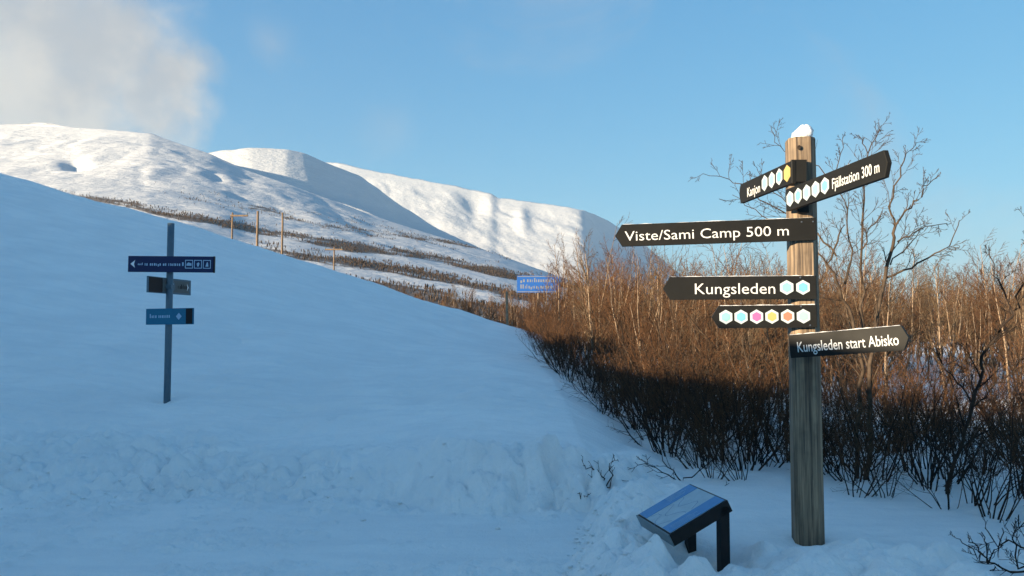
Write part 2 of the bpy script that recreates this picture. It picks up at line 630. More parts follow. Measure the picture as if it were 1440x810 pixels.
def text_mesh(s, width, height, x0, z0, y, offset=0.0):
    """lettering as a flat mesh: fits s to width x cap-height, left end x0, baseline z0, at front plane y"""
    cu = bpy.data.curves.new('lettering', 'FONT')
    cu.body = s
    cu.size = 1.0
    cu.offset = offset
    cu.resolution_u = 3
    to = bpy.data.objects.new('lettering', cu)
    COL.objects.link(to)
    dg = bpy.context.evaluated_depsgraph_get()
    dg.update()
    me = bpy.data.meshes.new_from_object(to.evaluated_get(dg))
    bpy.data.objects.remove(to)
    bpy.data.curves.remove(cu)
    co = np.zeros(len(me.vertices) * 3, np.float32)
    me.vertices.foreach_get('co', co)
    co = co.reshape(-1, 3)
    mn, mxx = co[:, 0].min(), co[:, 0].max()
    sx = width / (mxx - mn)
    sz = height / 0.72
    out = np.stack([(co[:, 0] - mn) * sx + x0, np.full(len(co), y), co[:, 1] * sz + z0], 1).astype(np.float32)
    me.vertices.foreach_set('co', out.ravel())
    me.update()
    me.materials.clear()
    return me


def frame_from(a, b):
    """matrix with x axis from a to b, z up, y away from the viewer side"""
    X = (b - a).normalized()
    Z = Vector((0, 0, 1))
    Y = Z.cross(X).normalized()
    Z = X.cross(Y).normalized()
    m = Matrix((X, Y, Z)).transposed().to_4x4()
    m.translation = a
    return m


# ------------------------------------------------------------------ ground sheet
def build_ground():
    th = np.concatenate([np.linspace(-180, -48, 45)[:-1], np.linspace(-48, -37, 30)[:-1], np.linspace(-37, 37, 440)[:-1],
                         np.linspace(37, 48, 30)[:-1], np.linspace(48, 180, 45)[:-1]])
    th = np.radians(th)
    r = np.concatenate([np.array([0.02, 0.5, 1.0, 1.6, 2.2, 2.8]), np.geomspace(3.2, 4.2, 12)[:-1], np.geomspace(4.2, 12.5, 330)[:-1],
                        np.geomspace(12.5, 60, 230)[:-1], np.geomspace(60, 300, 60)[:-1], np.geomspace(300, 16000, 40)])
    T, R = np.meshgrid(th, r, indexing='ij')
    X = R * np.sin(T)
    Y = R * np.cos(T)
    Z = H(X, Y)
    Z = np.where(R > 150, Z * np.clip(1 - (R - 150) / 150, 0, 1), Z)
    v = np.stack([X, Y, Z], -1).reshape(-1, 3)
    q = grid_quads(len(th), len(r), wrap=True)[:, ::-1]
    me = mesh_np('ground', v, q, True)
    o = link_mesh('ground', me, M['snow'])
    tag(o, kind='structure')


build_ground()

# ------------------------------------------------------------------ mountain
COVER = {}


def build_ridge(name, qs, ys, Rq, y0, n_t=110, dq=6.0, pw=1.25, amp=14.0, q_lo=-900, q_hi=1500, cover=None, seed=0.0, back=0.5, bowls=()):
    q = np.arange(q_lo, q_hi + 1, dq)
    Y = np.interp(q, qs, ys)
    # soften corners of the traced ridge a little
    ker = np.array([1, 2, 1]) / 4.0
    Y[1:-1] = np.convolve(Y, ker, 'same')[1:-1]
    e = (462.6 - Y) / F
    R = np.interp(q, [a for a, _ in Rq], [b for _, b in Rq])
    kr = np.hanning(15)
    kr /= kr.sum()
    R = np.convolve(np.pad(R, 7, 'edge'), kr, 'valid')
    t = np.concatenate([np.linspace(0, 1, n_t), np.linspace(1.0, 1.0 + back, 14)[1:]])
    Q, T = np.meshgrid(q, t, indexing='ij')
    E = np.repeat(e[:, None], len(t), 1)
    RR = np.repeat(R[:, None], len(t), 1)
    D = y0 + (RR - y0) * T
    X = (Q - 720.0) / F * D
    crest = EYE + E * RR
    prof = np.where(T <= 1, np.clip(T, 0, 1) ** pw, 1 - 0.9 * (T - 1) ** 1.2 / back)
    Z = crest * prof
    env = np.clip(T * 1.6, 0, 1) * np.where(T < 1, np.clip((1 - T) * 6, 0, 1), 1)
    rel = fbm(X / 520, D / 420, 5, 0.5, seed=seed + 1)
    ridged = np.abs(fbm(X / 260 + D / 900, D / 700, 4, 0.5, seed=seed + 3))
    Z = Z + env * amp * (rel + 0.9 * ridged - 0.2) * np.clip(crest / 300, 0.1, 1.3)
    for (bq, bt, wq, wt, dep) in bowls:
        Z = Z - dep * np.exp(-(((Q - bq) / wq) ** 2 + ((T - bt) / wt) ** 2))
    v = np.stack([X, D, Z], -1).reshape(-1, 3)
    me = mesh_np(name, v, grid_quads(len(q), len(t))[:, ::-1] * 1, True)
    at = me.attributes.new('cover', 'FLOAT', 'POINT')
    yimg = 462.6 - (Z - EYE) / D * F
    cv = np.zeros_like(Z) if cover is None else cover(Q, yimg, X, D, T)
    at.data.foreach_set('value', cv.ravel().astype(np.float32))
    o = link_mesh(name, me, M['mountain'])
    tag(o, kind='structure')
    return X, D, Z, cv


def cover_front(Q, Yi, X, D, T):
    d = Yi - (262 + 0.18 * (Q - 60))
    w = fbm(Q / 170, d / 40, 3, seed=3) * 9
    d2 = d + w
    st = fbm(Q / 90, d2 / 5.0, 4, 0.6, seed=5)
    band = np.exp(-((d2 - 6) / 7.0) ** 2) * 0.85 * sstep(30, 120, Q)
    band = np.maximum(band, np.exp(-((d2 - 30) / 12.0) ** 2) * 0.75 * sstep(260, 420, Q))
    band = np.maximum(band, np.exp(-((d2 - 60) / 14.0) ** 2) * 0.95 * sstep(380, 520, Q))
    spars = np.exp(-((d2 + 24) / 16.0) ** 2) * 0.36 * sstep(120, 300, Q)
    c = np.maximum(band, spars) + st * 0.30
    c = c * np.clip(0.9 + 0.9 * fbm(Q / 140, d / 6, 4, seed=23), 0.55, 1.2)
    c = c - 0.25 * np.exp(-((d2 - 17) / 4.0) ** 2) - 0.4 * np.exp(-((d2 - 45) / 5.0) ** 2)
    c = c + 0.25 * np.clip(fbm(Q / 40, Yi / 9, 4, 0.6, seed=9), 0, 1) * sstep(215, 300, Yi)
    return np.clip(c, 0, 1)


def cover_far(Q, Yi, X, D, T):
    return np.clip(0.22 * fbm(Q / 60 + Yi / 30, Yi / 10, 4, 0.6, seed=19) + 0.12, 0, 0.42)


FA = build_ridge('mountain', [-900, -500, -200, 0, 60, 120, 180, 205, 215, 250, 290, 340, 400, 460, 520, 600, 700, 780, 850, 950, 1100, 1500],
                 [150, 158, 168, 172, 174, 177, 182, 185, 188, 200, 213, 236, 256, 278, 301, 327, 357, 387, 412, 436, 450, 456],
                 [(-900, 4200), (0, 3000), (215, 2600), (400, 2100), (780, 1400), (1500, 1200)], 150, n_t=220, dq=4.0, pw=1.3,
                 amp=11, cover=cover_front, seed=1.0, bowls=((100, 0.60, 17, 0.045, 16), (300, 0.7, 14, 0.05, 9)))
build_ridge('mountain_shoulder', [150, 260, 300, 312, 345, 400, 424, 446, 470, 505, 530, 560, 600, 650, 700, 800, 900],
            [240, 218, 212, 210, 207.5, 207, 212, 221, 231, 246, 264, 288, 312, 338, 358, 404, 440],
            [(150, 2900), (345, 3000), (400, 3080), (424, 3130), (540, 3330), (650, 3800), (900, 5000)], 2100, n_t=80, dq=3.0, pw=1.1, amp=8,
            q_lo=150, q_hi=900, cover=cover_far, seed=5.0)
build_ridge('mountain_ridge', [380, 430, 460, 475, 510, 550, 600, 650, 690, 700, 725, 760, 800, 816, 824, 838, 850, 880, 920, 960, 1000],
            [250, 230, 227, 228, 235, 243, 252, 262, 270, 276, 280, 286, 290, 293, 298, 316, 333, 354, 386, 420, 440],
            [(380, 6800), (460, 6900), (690, 6700), (820, 6600), (1000, 6400)], 3600, n_t=110, dq=3.0, pw=1.15, amp=15,
            q_lo=380, q_hi=1000, cover=cover_far, seed=9.0, bowls=((668, 0.86, 22, 0.10, 55), (735, 0.8, 10, 0.14, -20)))
build_ridge('mountain_flank', [760, 800, 820, 850, 880, 905, 935, 960, 990, 1040],
            [300, 294, 293, 307, 324, 342, 368, 390, 420, 452],
            [(760, 7000), (820, 7200), (880, 8000), (960, 9500), (1040, 10000)], 5200, n_t=60, dq=4.0, pw=1.0, amp=10,
            q_lo=760, q_hi=1040, cover=cover_far, seed=12.0)


def far_scrub():
    """thousands of birches on the lower mountainside, too small to tell apart"""
    X, D, Z, cv = FA
    rng = np.random.RandomState(3)
    w = np.clip(cv - 0.28, 0, 1)
    w[:, 225:] = 0
    w *= (D > 260) * (D < 1900)
    w = w * D            # even density on the hillside
    w[:, :8] = 0
    p = (w / w.sum()).ravel()
    idx = rng.choice(p.size, 22000, p=p)
    ii, jj = np.unravel_index(idx, X.shape)
    ii = np.clip(ii, 0, X.shape[0] - 2)
    jj = np.clip(jj, 0, X.shape[1] - 2)
    a = rng.rand(len(ii))
    b = rng.rand(len(ii))

    def bil(G):
        return (G[ii, jj] * (1 - a) * (1 - b) + G[ii + 1, jj] * a * (1 - b) + G[ii, jj + 1] * (1 - a) * b + G[ii + 1, jj + 1] * a * b)
    x, y, z = bil(X), bil(D), bil(Z)
    h = rng.uniform(1.2, 3.6, len(x)) * (0.6 + 0.4 * np.clip(y / 900, 0, 1))
    r = h * rng.uniform(0.10, 0.24, len(x))
    lean = rng.uniform(-0.5, 0.5, (len(x), 2))
    ang = rng.uniform(0, 6.28, len(x))
    V = np.zeros((len(x), 5, 3))
    V[:, 0] = np.stack([x, y, z - 0.5], 1)
    for k in range(3):
        V[:, 1 + k] = np.stack([x + r * np.cos(ang + 2.094 * k) + lean[:, 0] * 0.4, y + r * np.sin(ang + 2.094 * k), z + h * (0.45 + 0.12 * k)], 1)
    V[:, 4] = np.stack([x + lean[:, 0], y + lean[:, 1], z + h], 1)
    tri = np.array([[0, 2, 1], [0, 3, 2], [0, 1, 3], [4, 1, 2], [4, 2, 3], [4, 3, 1]])
    Fq = (tri[None] + 5 * np.arange(len(x))[:, None, None]).reshape(-1, 3)
    o = link_mesh('mountain_scrub', mesh_np('mountain_scrub', V.reshape(-1, 3), Fq), M['tree_far'])
    tag(o, 'thin brown birch scrub in bands across the lower mountainside', 'scrub', kind='stuff')


far_scrub()


# ------------------------------------------------------------------ finger post
def board(parent, a, b, h, tip, chev, mat='black_board', thick=0.03, name='sign_board'):
    """pointed board whose visible face runs from a (left) to b (right); tip 'L' or 'R'. returns the board object and its length"""
    m = frame_from(a, b)
    L = (b - a).length
    if tip == 'L':
        out = [(0, 0), (chev, -h / 2), (L, -h / 2), (L, h / 2), (chev, h / 2)]
    elif tip == 'R':
        out = [(0, -h / 2), (L - chev, -h / 2), (L, 0), (L - chev, h / 2), (0, h / 2)]
    else:
        out = rect(0, L, -h / 2, h / 2)
    o = link_mesh(name, prism(out, 0, thick, 0.003), M[mat], parent)
    o.matrix_local = parent.matrix_world.inverted() @ m
    if name == 'sign_board':
        # a thin uneven snow-white strip along the top edge
        fr = random.Random(int(L * 1000))
        x0, x1 = (chev + 0.01, L - 0.01) if tip == 'L' else (0.01, L - chev - 0.01)
        nn = 26
        v, f = [], []
        for i in range(nn):
            x = x0 + (x1 - x0) * i / (nn - 1)
            hgt = max(0.0008, 0.0035 + fr.gauss(0, 0.002))
            v += [(x, 0.004, h / 2 - 0.001), (x, thick * 0.5, h / 2 + hgt), (x, thick - 0.004, h / 2 - 0.001)]
        for i in range(nn - 1):
            for k in range(2):
                a0 = i * 3 + k
                f.append((a0, a0 + 3, a0 + 4, a0 + 1))
        me = bpy.data.meshes.new('top_strip')
        me.from_pydata(v, [], f)
        link_mesh('top_strip', me, M['snow'], o)
    return o, L


def add_text(bd, s, x0, x1, cap, zc, mat='white_print', off=-0.002):
    me = text_mesh(s, x1 - x0, cap, x0, zc - cap / 2, -0.0015, off)
    return link_mesh('lettering', me, M[mat], bd)


def add_hex(bd, cx, r, inner, zc=0.0, outer='white', sq=1.0):
    o = link_mesh('hexagon_marker', prism([((x - cx) * sq + cx, z) for x, z in hexagon(cx, zc, r)], -0.003, 0.001, 0.0), M['hex_' + outer], bd)
    link_mesh('symbol', prism([((x - cx) * sq + cx, z) for x, z in hexagon(cx, zc, r * 0.66)], -0.0045, -0.002, 0.0), M['hex_' + inner], o)
    return o


def add_screw(bd, x, z):
    out = [(x + 0.006 * math.cos(k * math.pi / 4), z + 0.006 * math.sin(k * math.pi / 4)) for k in range(8)]
    link_mesh('screw', prism(out, -0.004, 0.002, 0.001), M['screw'], bd)


def build_fingerpost():
    D = 5.5
    top = P(1125, 196, D)
    base = P(1136.5, 767, D)
    cx, cy = (top.x + base.x) / 2, D
    root = empty('fingerpost', (base.x, D, base.z))
    tag(root, 'tall weathered wooden fingerpost with six black pointed boards', 'signpost')
    bpy.context.view_layer.update()
    yaw = math.radians(7)
    # octagonal post: wide square timber with big chamfers
    hw, ch = 0.098, 0.044
    prof = [(-hw + ch, -hw), (hw - ch, -hw), (hw, -hw + ch), (hw, hw - ch), (hw - ch, hw), (-hw + ch, hw), (-hw, hw - ch), (-hw, -hw + ch)]
    zs = [-0.5] + list(np.linspace(-0.05, top.z - base.z - 0.012, 14)) + [top.z - base.z]
    v, f = [], []
    cs, sn = math.cos(-yaw), math.sin(-yaw)
    for k, z in enumerate(zs):
        t = max(0, min(1, z / (top.z - base.z)))
        sc = 1.0 - 0.06 * t - (0.05 if k == len(zs) - 1 else 0)
        ox = (top.x - base.x) * t
        for (x, y) in prof:
            v.append((ox + (x * cs - y * sn) * sc, (x * sn + y * cs) * sc, z))
    n = 8
    for k in range(len(zs) - 1):
        for i in range(n):
            j = (i + 1) % n
            f.append((k * n + i, k * n + j, (k + 1) * n + j, (k + 1) * n + i))
    f.append(tuple((len(zs) - 1) * n + i for i in range(n)))
    me = bpy.data.meshes.new('post')
    me.from_pydata(v, [], f)
    post = link_mesh('post', me, M['post_wood'], root)

    def plane_y(dx):       # depth of the post's front flat at lateral offset dx
        return D - hw - 0.012 + dx * math.tan(-yaw)

    # front boards, flat on the front of the post
    def front(xl, yl, xr, yr, hpx, **kw):
        dr = plane_y(0.09) - 0.026
        b = P(xr, yr, dr)
        k = math.tan(-yaw)
        # left end on the same vertical plane
        a_ = (xl - 720) / F
        # x = a_*d, d = dr + (x - b.x)*k
        d = (dr - b.x * k) / (1 - a_ * k)
        a = P(xl, yl, d)
        return board(root, a, b, hpx * dr / F, 'L', 10 * dr / F, **kw)

    bd, L = front(865, 331.5, 1148, 321.5, 32)
    s = L / (1148 - 865)
    add_text(bd, 'Viste/Sami Camp 500 m', (879 - 865) * s, (1110 - 865) * s, 0.071, -0.004)
    for x in (0.93, 0.985):
        add_screw(bd, L * x, 0.05)
    bd, L = front(932.5, 405.5, 1148.5, 404, 33)
    s = L / (1148.5 - 932.5)
    add_text(bd, 'Kungsleden', (978 - 932.5) * s, (1091 - 932.5) * s, 0.078, -0.003)
    for cxp, c in ((1107, 'ice'), (1129.5, 'cyan')):
        add_hex(bd, (cxp - 932.5) * s, 0.051, c)
    add_screw(bd, (1126 - 932.5) * s, 0.068)
    bd, L = front(1001, 446, 1149, 444.5, 32)
    s = L / 148.0
    for cxp, c, o_ in ((1021, 'ice', 'white'), (1042.5, 'cyan', 'white'), (1064.5, 'pink', 'white'), (1086, 'yellow', 'white'),
                       (1108, 'coral', 'white'), (1130, 'mint', 'white')):
        add_hex(bd, (cxp - 1001) * s, 0.050, c, 0.0, o_)
    add_screw(bd, (1127 - 1001) * s, 0.067)
    add_screw(bd, (1139 - 1001) * s, -0.062)
    # board that swings out to the right, towards the viewer
    a, b = P(1110, 487.5, 5.35), P(1278, 474.5, 4.86)
    bd, L = board(root, a, b, 0.157, 'R', 0.035)
    add_text(bd, 'Kungsleden start Abisko', 0.055, L - 0.06, 0.071, -0.006, off=0.006)
    # boards on the left flat of the post: one reaches back, one comes forward
    a, b = P(1039.5, 273.5, 6.38), P(1113.5, 241.5, 5.36)
    bd, L = board(root, a, b, 0.156, 'L', 0.03)
    add_text(bd, 'Kanjon', L * 0.18, L * 0.44, 0.075, -0.012, off=0.008)
    for k, c in enumerate(('ice', 'ice', 'cyan', 'yellow')):
        add_hex(bd, L * (0.53 + 0.132 * k), 0.060, c, 0.002, 'yellow' if c == 'yellow' else 'white')
    a, b = P(1105, 282, 5.42), P(1247.5, 228.5, 4.24)
    bd, L = board(root, a, b, 0.152, 'R', 0.03)
    for k, c in enumerate(('ice', 'cyan', 'ice', 'ice', 'cyan')):
        add_hex(bd, L * (0.055 + 0.098 * k), 0.054, c, 0.0)
    add_text(bd, 'Fjällstation 300 m', L * 0.52, L * 0.94, 0.066, -0.004, off=0.008)
    # dark mounting plate on the front flat; lower piece stands in for a board's shadow
    for (xl, xr, yt, yb) in ((1113.5, 1134.5, 224, 256), (1122, 1138, 286, 299)):
        d = plane_y(-0.01) - 0.022
        p0, p1 = P(xl, (yt + yb) / 2, d), P(xr, (yt + yb) / 2, d - (xr - xl) / F * d * math.tan(yaw))
        board(root, p0, p1, (yb - yt) * d / F, 'N', 0, thick=0.035, name='plate_and_shade')
    # knot in the wood near the top
    kn = P(1124, 207, plane_y(0) + 0.004)
    out = [(0.012 * math.cos(t * 0.785), 0.016 * math.sin(t * 0.785)) for t in range(8)]
    kk = link_mesh('knot', prism(out, -0.002, 0.01, 0.001), M['bark_dark'], root)
    kk.location = kn - root.location
    # little cap of snow
    rng = np.random.RandomState(4)
    nu, nv = 22, 12
    vv = []
    for i in range(nu):
        for j in range(nv):
            t = j / (nv - 1) * math.pi * 0.62
            an = i / nu * 2 * math.pi
            rr = math.sin(t) / math.sin(math.pi * 0.62)
            z = (math.cos(t) - math.cos(math.pi * 0.62)) / (1 - math.cos(math.pi * 0.62))
            x = 0.064 * rr * math.cos(an) + 0.026 * z
            y = 0.064 * rr * math.sin(an)
            zz = 0.118 * z + 0.018 * rr * (x > 0) * z
            w = 1 + 0.35 * float(perlin(math.cos(an) * 1.3 + 4 + z * 2, math.sin(an) * 1.3 + z * 2)) + 0.22 * float(perlin(math.cos(an) * 3.1 + 2 + z * 5, math.sin(an) * 3.1 + z * 4))
            vv.append((x * w, y * w, zz * (0.9 + 0.2 * w - 0.2)))
    me = mesh_np('snow_cap', vv, grid_quads(nu, nv, True), True)
    o = link_mesh('snow_cap', me, M['snow'], None, (top.x + 0.008, D, top.z - 0.006))
    tag(o, 'small white clump of snow sitting on top of the fingerpost', 'snow')


build_fingerpost()


# ------------------------------------------------------------------ sign post on the slope
def tube_mesh(p0, p1, r, n=12, cap=True):
    p0, p1 = Vector(p0), Vector(p1)
    ax = (p1 - p0).normalized()
    u = ax.orthogonal().normalized()
    w = ax.cross(u)
    v, f = [], []
    for p in (p0, p1):
        for k in range(n):
            a = 2 * math.pi * k / n
            v.append(p + (u * math.cos(a) + w * math.sin(a)) * r)
    for k in range(n):
        j = (k + 1) % n
        f.append((k, j, n + j, n + k))
    if cap:
        f.append(tuple(range(n - 1, -1, -1)))
        f.append(tuple(range(n, 2 * n)))
    me = bpy.data.meshes.new('tube')
    me.from_pydata([tuple(q) for q in v], [], f)
    for p in me.polygons[:n]:
        p.use_smooth = True
    return me


def scribble(bd, rng, x0, x1, zc, h, mat, gap=0.3):
    """a line of lettering too small to read: separate letter-sized strokes in one print"""
    vs, fs = [], []
    x = x0
    while x < x1:
        w = h * rng.uniform(0.16, 0.42)
        hh = h * rng.choice([0.58, 0.62, 0.62, 0.66, 0.95])
        z0 = zc - h * 0.4 - (h * 0.2 if rng.random() < 0.1 else 0)
        k = len(vs)
        vs += [(x, -0.002, z0), (x + w, -0.002, z0), (x + w, -0.002, z0 + hh), (x, -0.002, z0 + hh)]
        fs.append((k, k + 1, k + 2, k + 3))
        x += w + h * gap * rng.uniform(0.4, 0.9) + (h * 0.35 if rng.random() < 0.09 else 0)
    me = bpy.data.meshes.new('lettering')
    me.from_pydata(vs, [], fs)
    return tag(link_mesh('lettering', me, M[mat], bd), kind='stuff')


def build_slope_sign():
    D = 11.0
    x0 = P(235, 558, D)
    t0 = P(240.5, 314, D)
    z0 = hz(x0.x, D)
    root = empty('slope_signpost', (x0.x, D, z0))
    bpy.context.view_layer.update()
    tag(root, 'slim steel signpost with three blue panels standing alone on the snow slope', 'signpost')
    link_mesh('pole', tube_mesh((0, 0, -0.6), (t0.x - x0.x, 0, t0.z - z0), 0.046, 14), M['zinc'], root)
    rng = random.Random(5)
    fr = D - 0.085
    # navy panel with arrow and pictograms
    bd, L = board(root, P(180, 371, fr), P(300, 372, fr), 0.225, 'N', 0, 'navy', 0.03, 'sign_panel')
    me = bpy.data.meshes.new('arrow')
    me.from_pydata([(0.035, -0.002, 0.0), (0.10, -0.002, -0.055), (0.085, -0.002, 0.0), (0.10, -0.002, 0.055)], [], [(0, 1, 2), (0, 2, 3)])
    link_mesh('arrow', me, M['sign_white'], bd)
    scribble(bd, rng, 0.14, 0.20, -0.002, 0.035, 'sign_pale')
    scribble(bd, rng, 0.235, 0.77, -0.002, 0.052, 'sign_pale')
    for k in range(3):
        cx = 0.855 + 0.125 * k
        vs, fs = [], []
        for (a, b, c, d) in ((-.055, .055, .052, .062), (-.055, .055, -.058, -.048), (-.055, -.045, -.048, .052), (.045, .055, -.048, .052)):
            i = len(vs)
            vs += [(cx + a, -0.002, c), (cx + b, -0.002, c), (cx + b, -0.002, d), (cx + a, -0.002, d)]
            fs.append((i, i + 1, i + 2, i + 3))
        me = bpy.data.meshes.new('pictogram')
        i = len(vs)
        if k == 0:      # bed
            vs += [(cx - .035, -0.002, -.02), (cx + .035, -0.002, -.02), (cx + .035, -0.002, .012), (cx - .01, -0.002, .028), (cx - .035, -0.002, .005)]
            fs.append(tuple(range(i, i + 5)))
        elif k == 1:
            vs += [(cx - .008, -0.002, -.03), (cx + .01, -0.002, -.03), (cx + .022, -0.002, .01), (cx + .008, -0.002, .03), (cx - .018, -0.002, .012)]
            fs.append(tuple(range(i, i + 5)))
        else:
            vs += [(cx - .02, -0.002, -.03), (cx + .022, -0.002, -.03), (cx + .014, -0.002, .03), (cx - .002, -0.002, .03)]
            fs.append(tuple(range(i, i + 4)))
        me.from_pydata(vs, [], fs)
        link_mesh('pictogram', me, M['sign_pale'], bd)
    link_mesh('end_cap', prism(rect(L, L + 0.015, -0.115, 0.115), -0.004, 0.034, 0.002), M['dark_end'], bd)
    # turned panel, dark end to the left
    bd, L = board(root, P(209, 399.5, fr - 0.42), P(268.5, 405, fr + 0.80), 0.222, 'N', 0, 'zinc', 0.03, 'sign_panel')
    link_mesh('dark_end', prism(rect(0.01, L * 0.30, -0.10, 0.10), -0.004, 0.001, 0.0), M['dark_end'], bd)
    link_mesh('pale_field', prism(rect(L * 0.305, L * 0.945, -0.085, 0.085), -0.004, 0.001, 0.0), M['beige'], bd)
    ring = [(L * 0.52 + 0.085 * math.cos(t * 0.524), 0.085 * math.sin(t * 0.524)) for t in range(12)]
    rg = link_mesh('round_symbol', prism(ring, -0.008, -0.003, 0.0), M['zinc'], bd)
    ring = [(L * 0.52 + 0.045 * math.cos(t * 0.524), 0.05 * math.sin(t * 0.524)) for t in range(12)]
    link_mesh('symbol', prism(ring, -0.010, -0.007, 0.0), M['sign_pale'], rg)
    sc = scribble(bd, rng, L * 0.66, L * 0.87, 0.0, 0.07, 'dark_end')
    sc.location.y = -0.004
    me = bpy.data.meshes.new('arrow')
    me.from_pydata([(L * 0.93, -0.006, 0.0), (L * 0.885, -0.006, 0.06), (L * 0.90, -0.006, 0.0), (L * 0.885, -0.006, -0.06)], [], [(0, 1, 2), (0, 2, 3)])
    link_mesh('arrow', me, M['sign_white'], bd)
    # teal panel
    bd, L = board(root, P(205, 445.5, fr + 0.12), P(271, 444.5, fr - 0.14), 0.225, 'N', 0, 'teal', 0.03, 'sign_panel')
    scribble(bd, rng, L * 0.09, L * 0.52, 0.005, 0.060, 'sign_pale')
    me = bpy.data.meshes.new('symbol')
    me.from_pydata([(L * 0.65, -0.002, 0), (L * 0.71, -0.002, -0.05), (L * 0.77, -0.002, 0), (L * 0.71, -0.002, 0.05)], [], [(0, 1, 2, 3)])
    link_mesh('symbol', me, M['sign_pale'], bd)
    link_mesh('dark_end', prism(rect(L * 0.86, L * 0.995, -0.105, 0.105), -0.004, 0.001, 0.0), M['dark_end'], bd)
    for zz in (372, 403, 445):
        p = P(237, zz, D)
        link_mesh('bracket', prism(rect(-0.06, 0.06, -0.03, 0.03), -0.055, 0.055, 0.004), M['zinc'], root,
                  (p.x - x0.x, 0, p.z - z0))


build_slope_sign()


# ------------------------------------------------------------------ lectern
def build_lectern():
    R_, T_ = P(1024, 699, 4.96), P(968.5, 683.5, 5.48)
    N_, L_ = P(940.5, 751, 4.865), P(898, 726.5, 5.375)
    # make it a true parallelogram panel
    zh, zl = (R_.z + T_.z) / 2, (N_.z + L_.z) / 2
    R_.z = T_.z = zh
    N_.z = L_.z = zl
    c = (R_ + T_ + N_ + L_) / 4
    ex = ((R_ - T_) + (N_ - L_)) / 2        # along the high edge, towards the viewer
    ew = ((R_ - N_) + (T_ - L_)) / 2        # up the slope of the panel
    exn = ex.normalized()
    ewn = (ew - exn * ew.dot(exn)).normalized()
    nrm = exn.cross(ewn).normalized()
    if nrm.z < 0:
        nrm = -nrm
    hx, hy, th = ex.length / 2, ew.length / 2, 0.078
    gz = hz(c.x, c.y)
    root = empty('info_lectern', (c.x, c.y, gz))
    bpy.context.view_layer.update()
    tag(root, 'low black information lectern with blue map panel half buried in snow beside the fingerpost', 'information board')
    m = Matrix((exn, ewn, nrm)).transposed().to_4x4()
    m.translation = c

    def box(name, x0, x1, y0, y1, z0, z1, mat, parent=root, bev=0.002):
        # local box, then moved into the panel frame
        me = prism(rect(x0, x1, y0, y1), 0, 1, 0)
        co = np.zeros(len(me.vertices) * 3, np.float32)
        me.vertices.foreach_get('co', co)
        co = co.reshape(-1, 3)
        out = np.stack([co[:, 0], co[:, 2], z0 + (z1 - z0) * co[:, 1]], 1).astype(np.float32)
        me.vertices.foreach_set('co', out.ravel())
        me.update()
        import bmesh
        bm = bmesh.new()
        bm.from_mesh(me)
        bmesh.ops.remove_doubles(bm, verts=bm.verts, dist=1e-6)
        bmesh.ops.recalc_face_normals(bm, faces=bm.faces)
        if bev:
            bmesh.ops.bevel(bm, geom=bm.edges, offset=bev, segments=1, affect='EDGES')
        bm.to_mesh(me)
        bm.free()
        o = link_mesh(name, me, M[mat], parent)
        if parent is root:
            o.matrix_local = root.matrix_world.inverted() @ m
        return o
    case = box('panel_case', -hx, hx, -hy, hy, -th, 0, 'case_black')
    # grey lip along the low edge
    box('front_lip', -hx, hx, -hy - 0.008, -hy, -th, 0.004, 'case_edge', case)
    # map print
    sh = box('map_print', -hx + 0.014, hx - 0.014, -hy + 0.014, hy - 0.014, 0.001, 0.004, 'print_grey', case, 0)
    w = 2 * (hx - 0.014)
    box('blue_band', hx - 0.014 - w * 0.24, hx - 0.014, -hy + 0.016, hy - 0.014, 0.0035, 0.006, 'print_blue', sh, 0)
    box('blue_band', -hx + 0.014, -hx + 0.014 + w * 0.25, -hy + 0.016, hy - 0.014, 0.0035, 0.006, 'print_blue', sh, 0)
    rng = random.Random(8)

    def path_print(name, pts, wid, mat, z=0.0068):
        vs, fs = [], []
        for i, (x, y) in enumerate(pts):
            j = min(i + 1, len(pts) - 1)
            k = max(i - 1, 0)
            dx, dy = pts[j][0] - pts[k][0], pts[j][1] - pts[k][1]
            l = math.hypot(dx, dy) or 1
            vs += [(x - dy / l * wid, y + dx / l * wid, z), (x + dy / l * wid, y - dx / l * wid, z)]
        for i in range(len(pts) - 1):
            fs.append((2 * i, 2 * i + 1, 2 * i + 3, 2 * i + 2))
        me = bpy.data.meshes.new(name)
        me.from_pydata(vs, [], fs)
        link_mesh(name, me, M[mat], sh)
    for k in range(3):
        y = -hy + 0.05 + 0.11 * k
        pts = []
        for i in range(12):
            pts.append((-hx * 0.42 + hx * 0.85 * i / 11, y + 0.05 * math.sin(i * 0.7 + k) + rng.uniform(-0.012, 0.012)))
        path_print('map_line', pts, 0.0022, 'print_line', 0.0045)
    for k in range(6):
        x = -hx + 0.03 + 0.014 * k
        path_print('text_line', [(x, hy - 0.22), (x, hy - 0.05 - rng.uniform(0, 0.06))], 0.003, 'sign_pale')
    for k in range(5):
        x = hx - 0.03 - 0.015 * k
        path_print('text_line', [(x, -hy + 0.05), (x, -hy + 0.2 + rng.uniform(0, 0.06))], 0.0025, 'sign_pale')
    # two flat legs under the high edge
    for s in (1, -1):
        tp = c + exn * (s * (hx - 0.03)) + ewn * (hy - 0.035) - nrm * 0.03
        me = prism(rect(-0.03, 0.03, -0.9, tp.z - gz), -0.03, 0.03, 0.003)
        lg = link_mesh('leg', me, M['case_black'], root, (tp.x - c.x, tp.y - c.y, 0))
        lg.rotation_euler = (0, 0, math.atan2(exn.y, exn.x))


build_lectern()


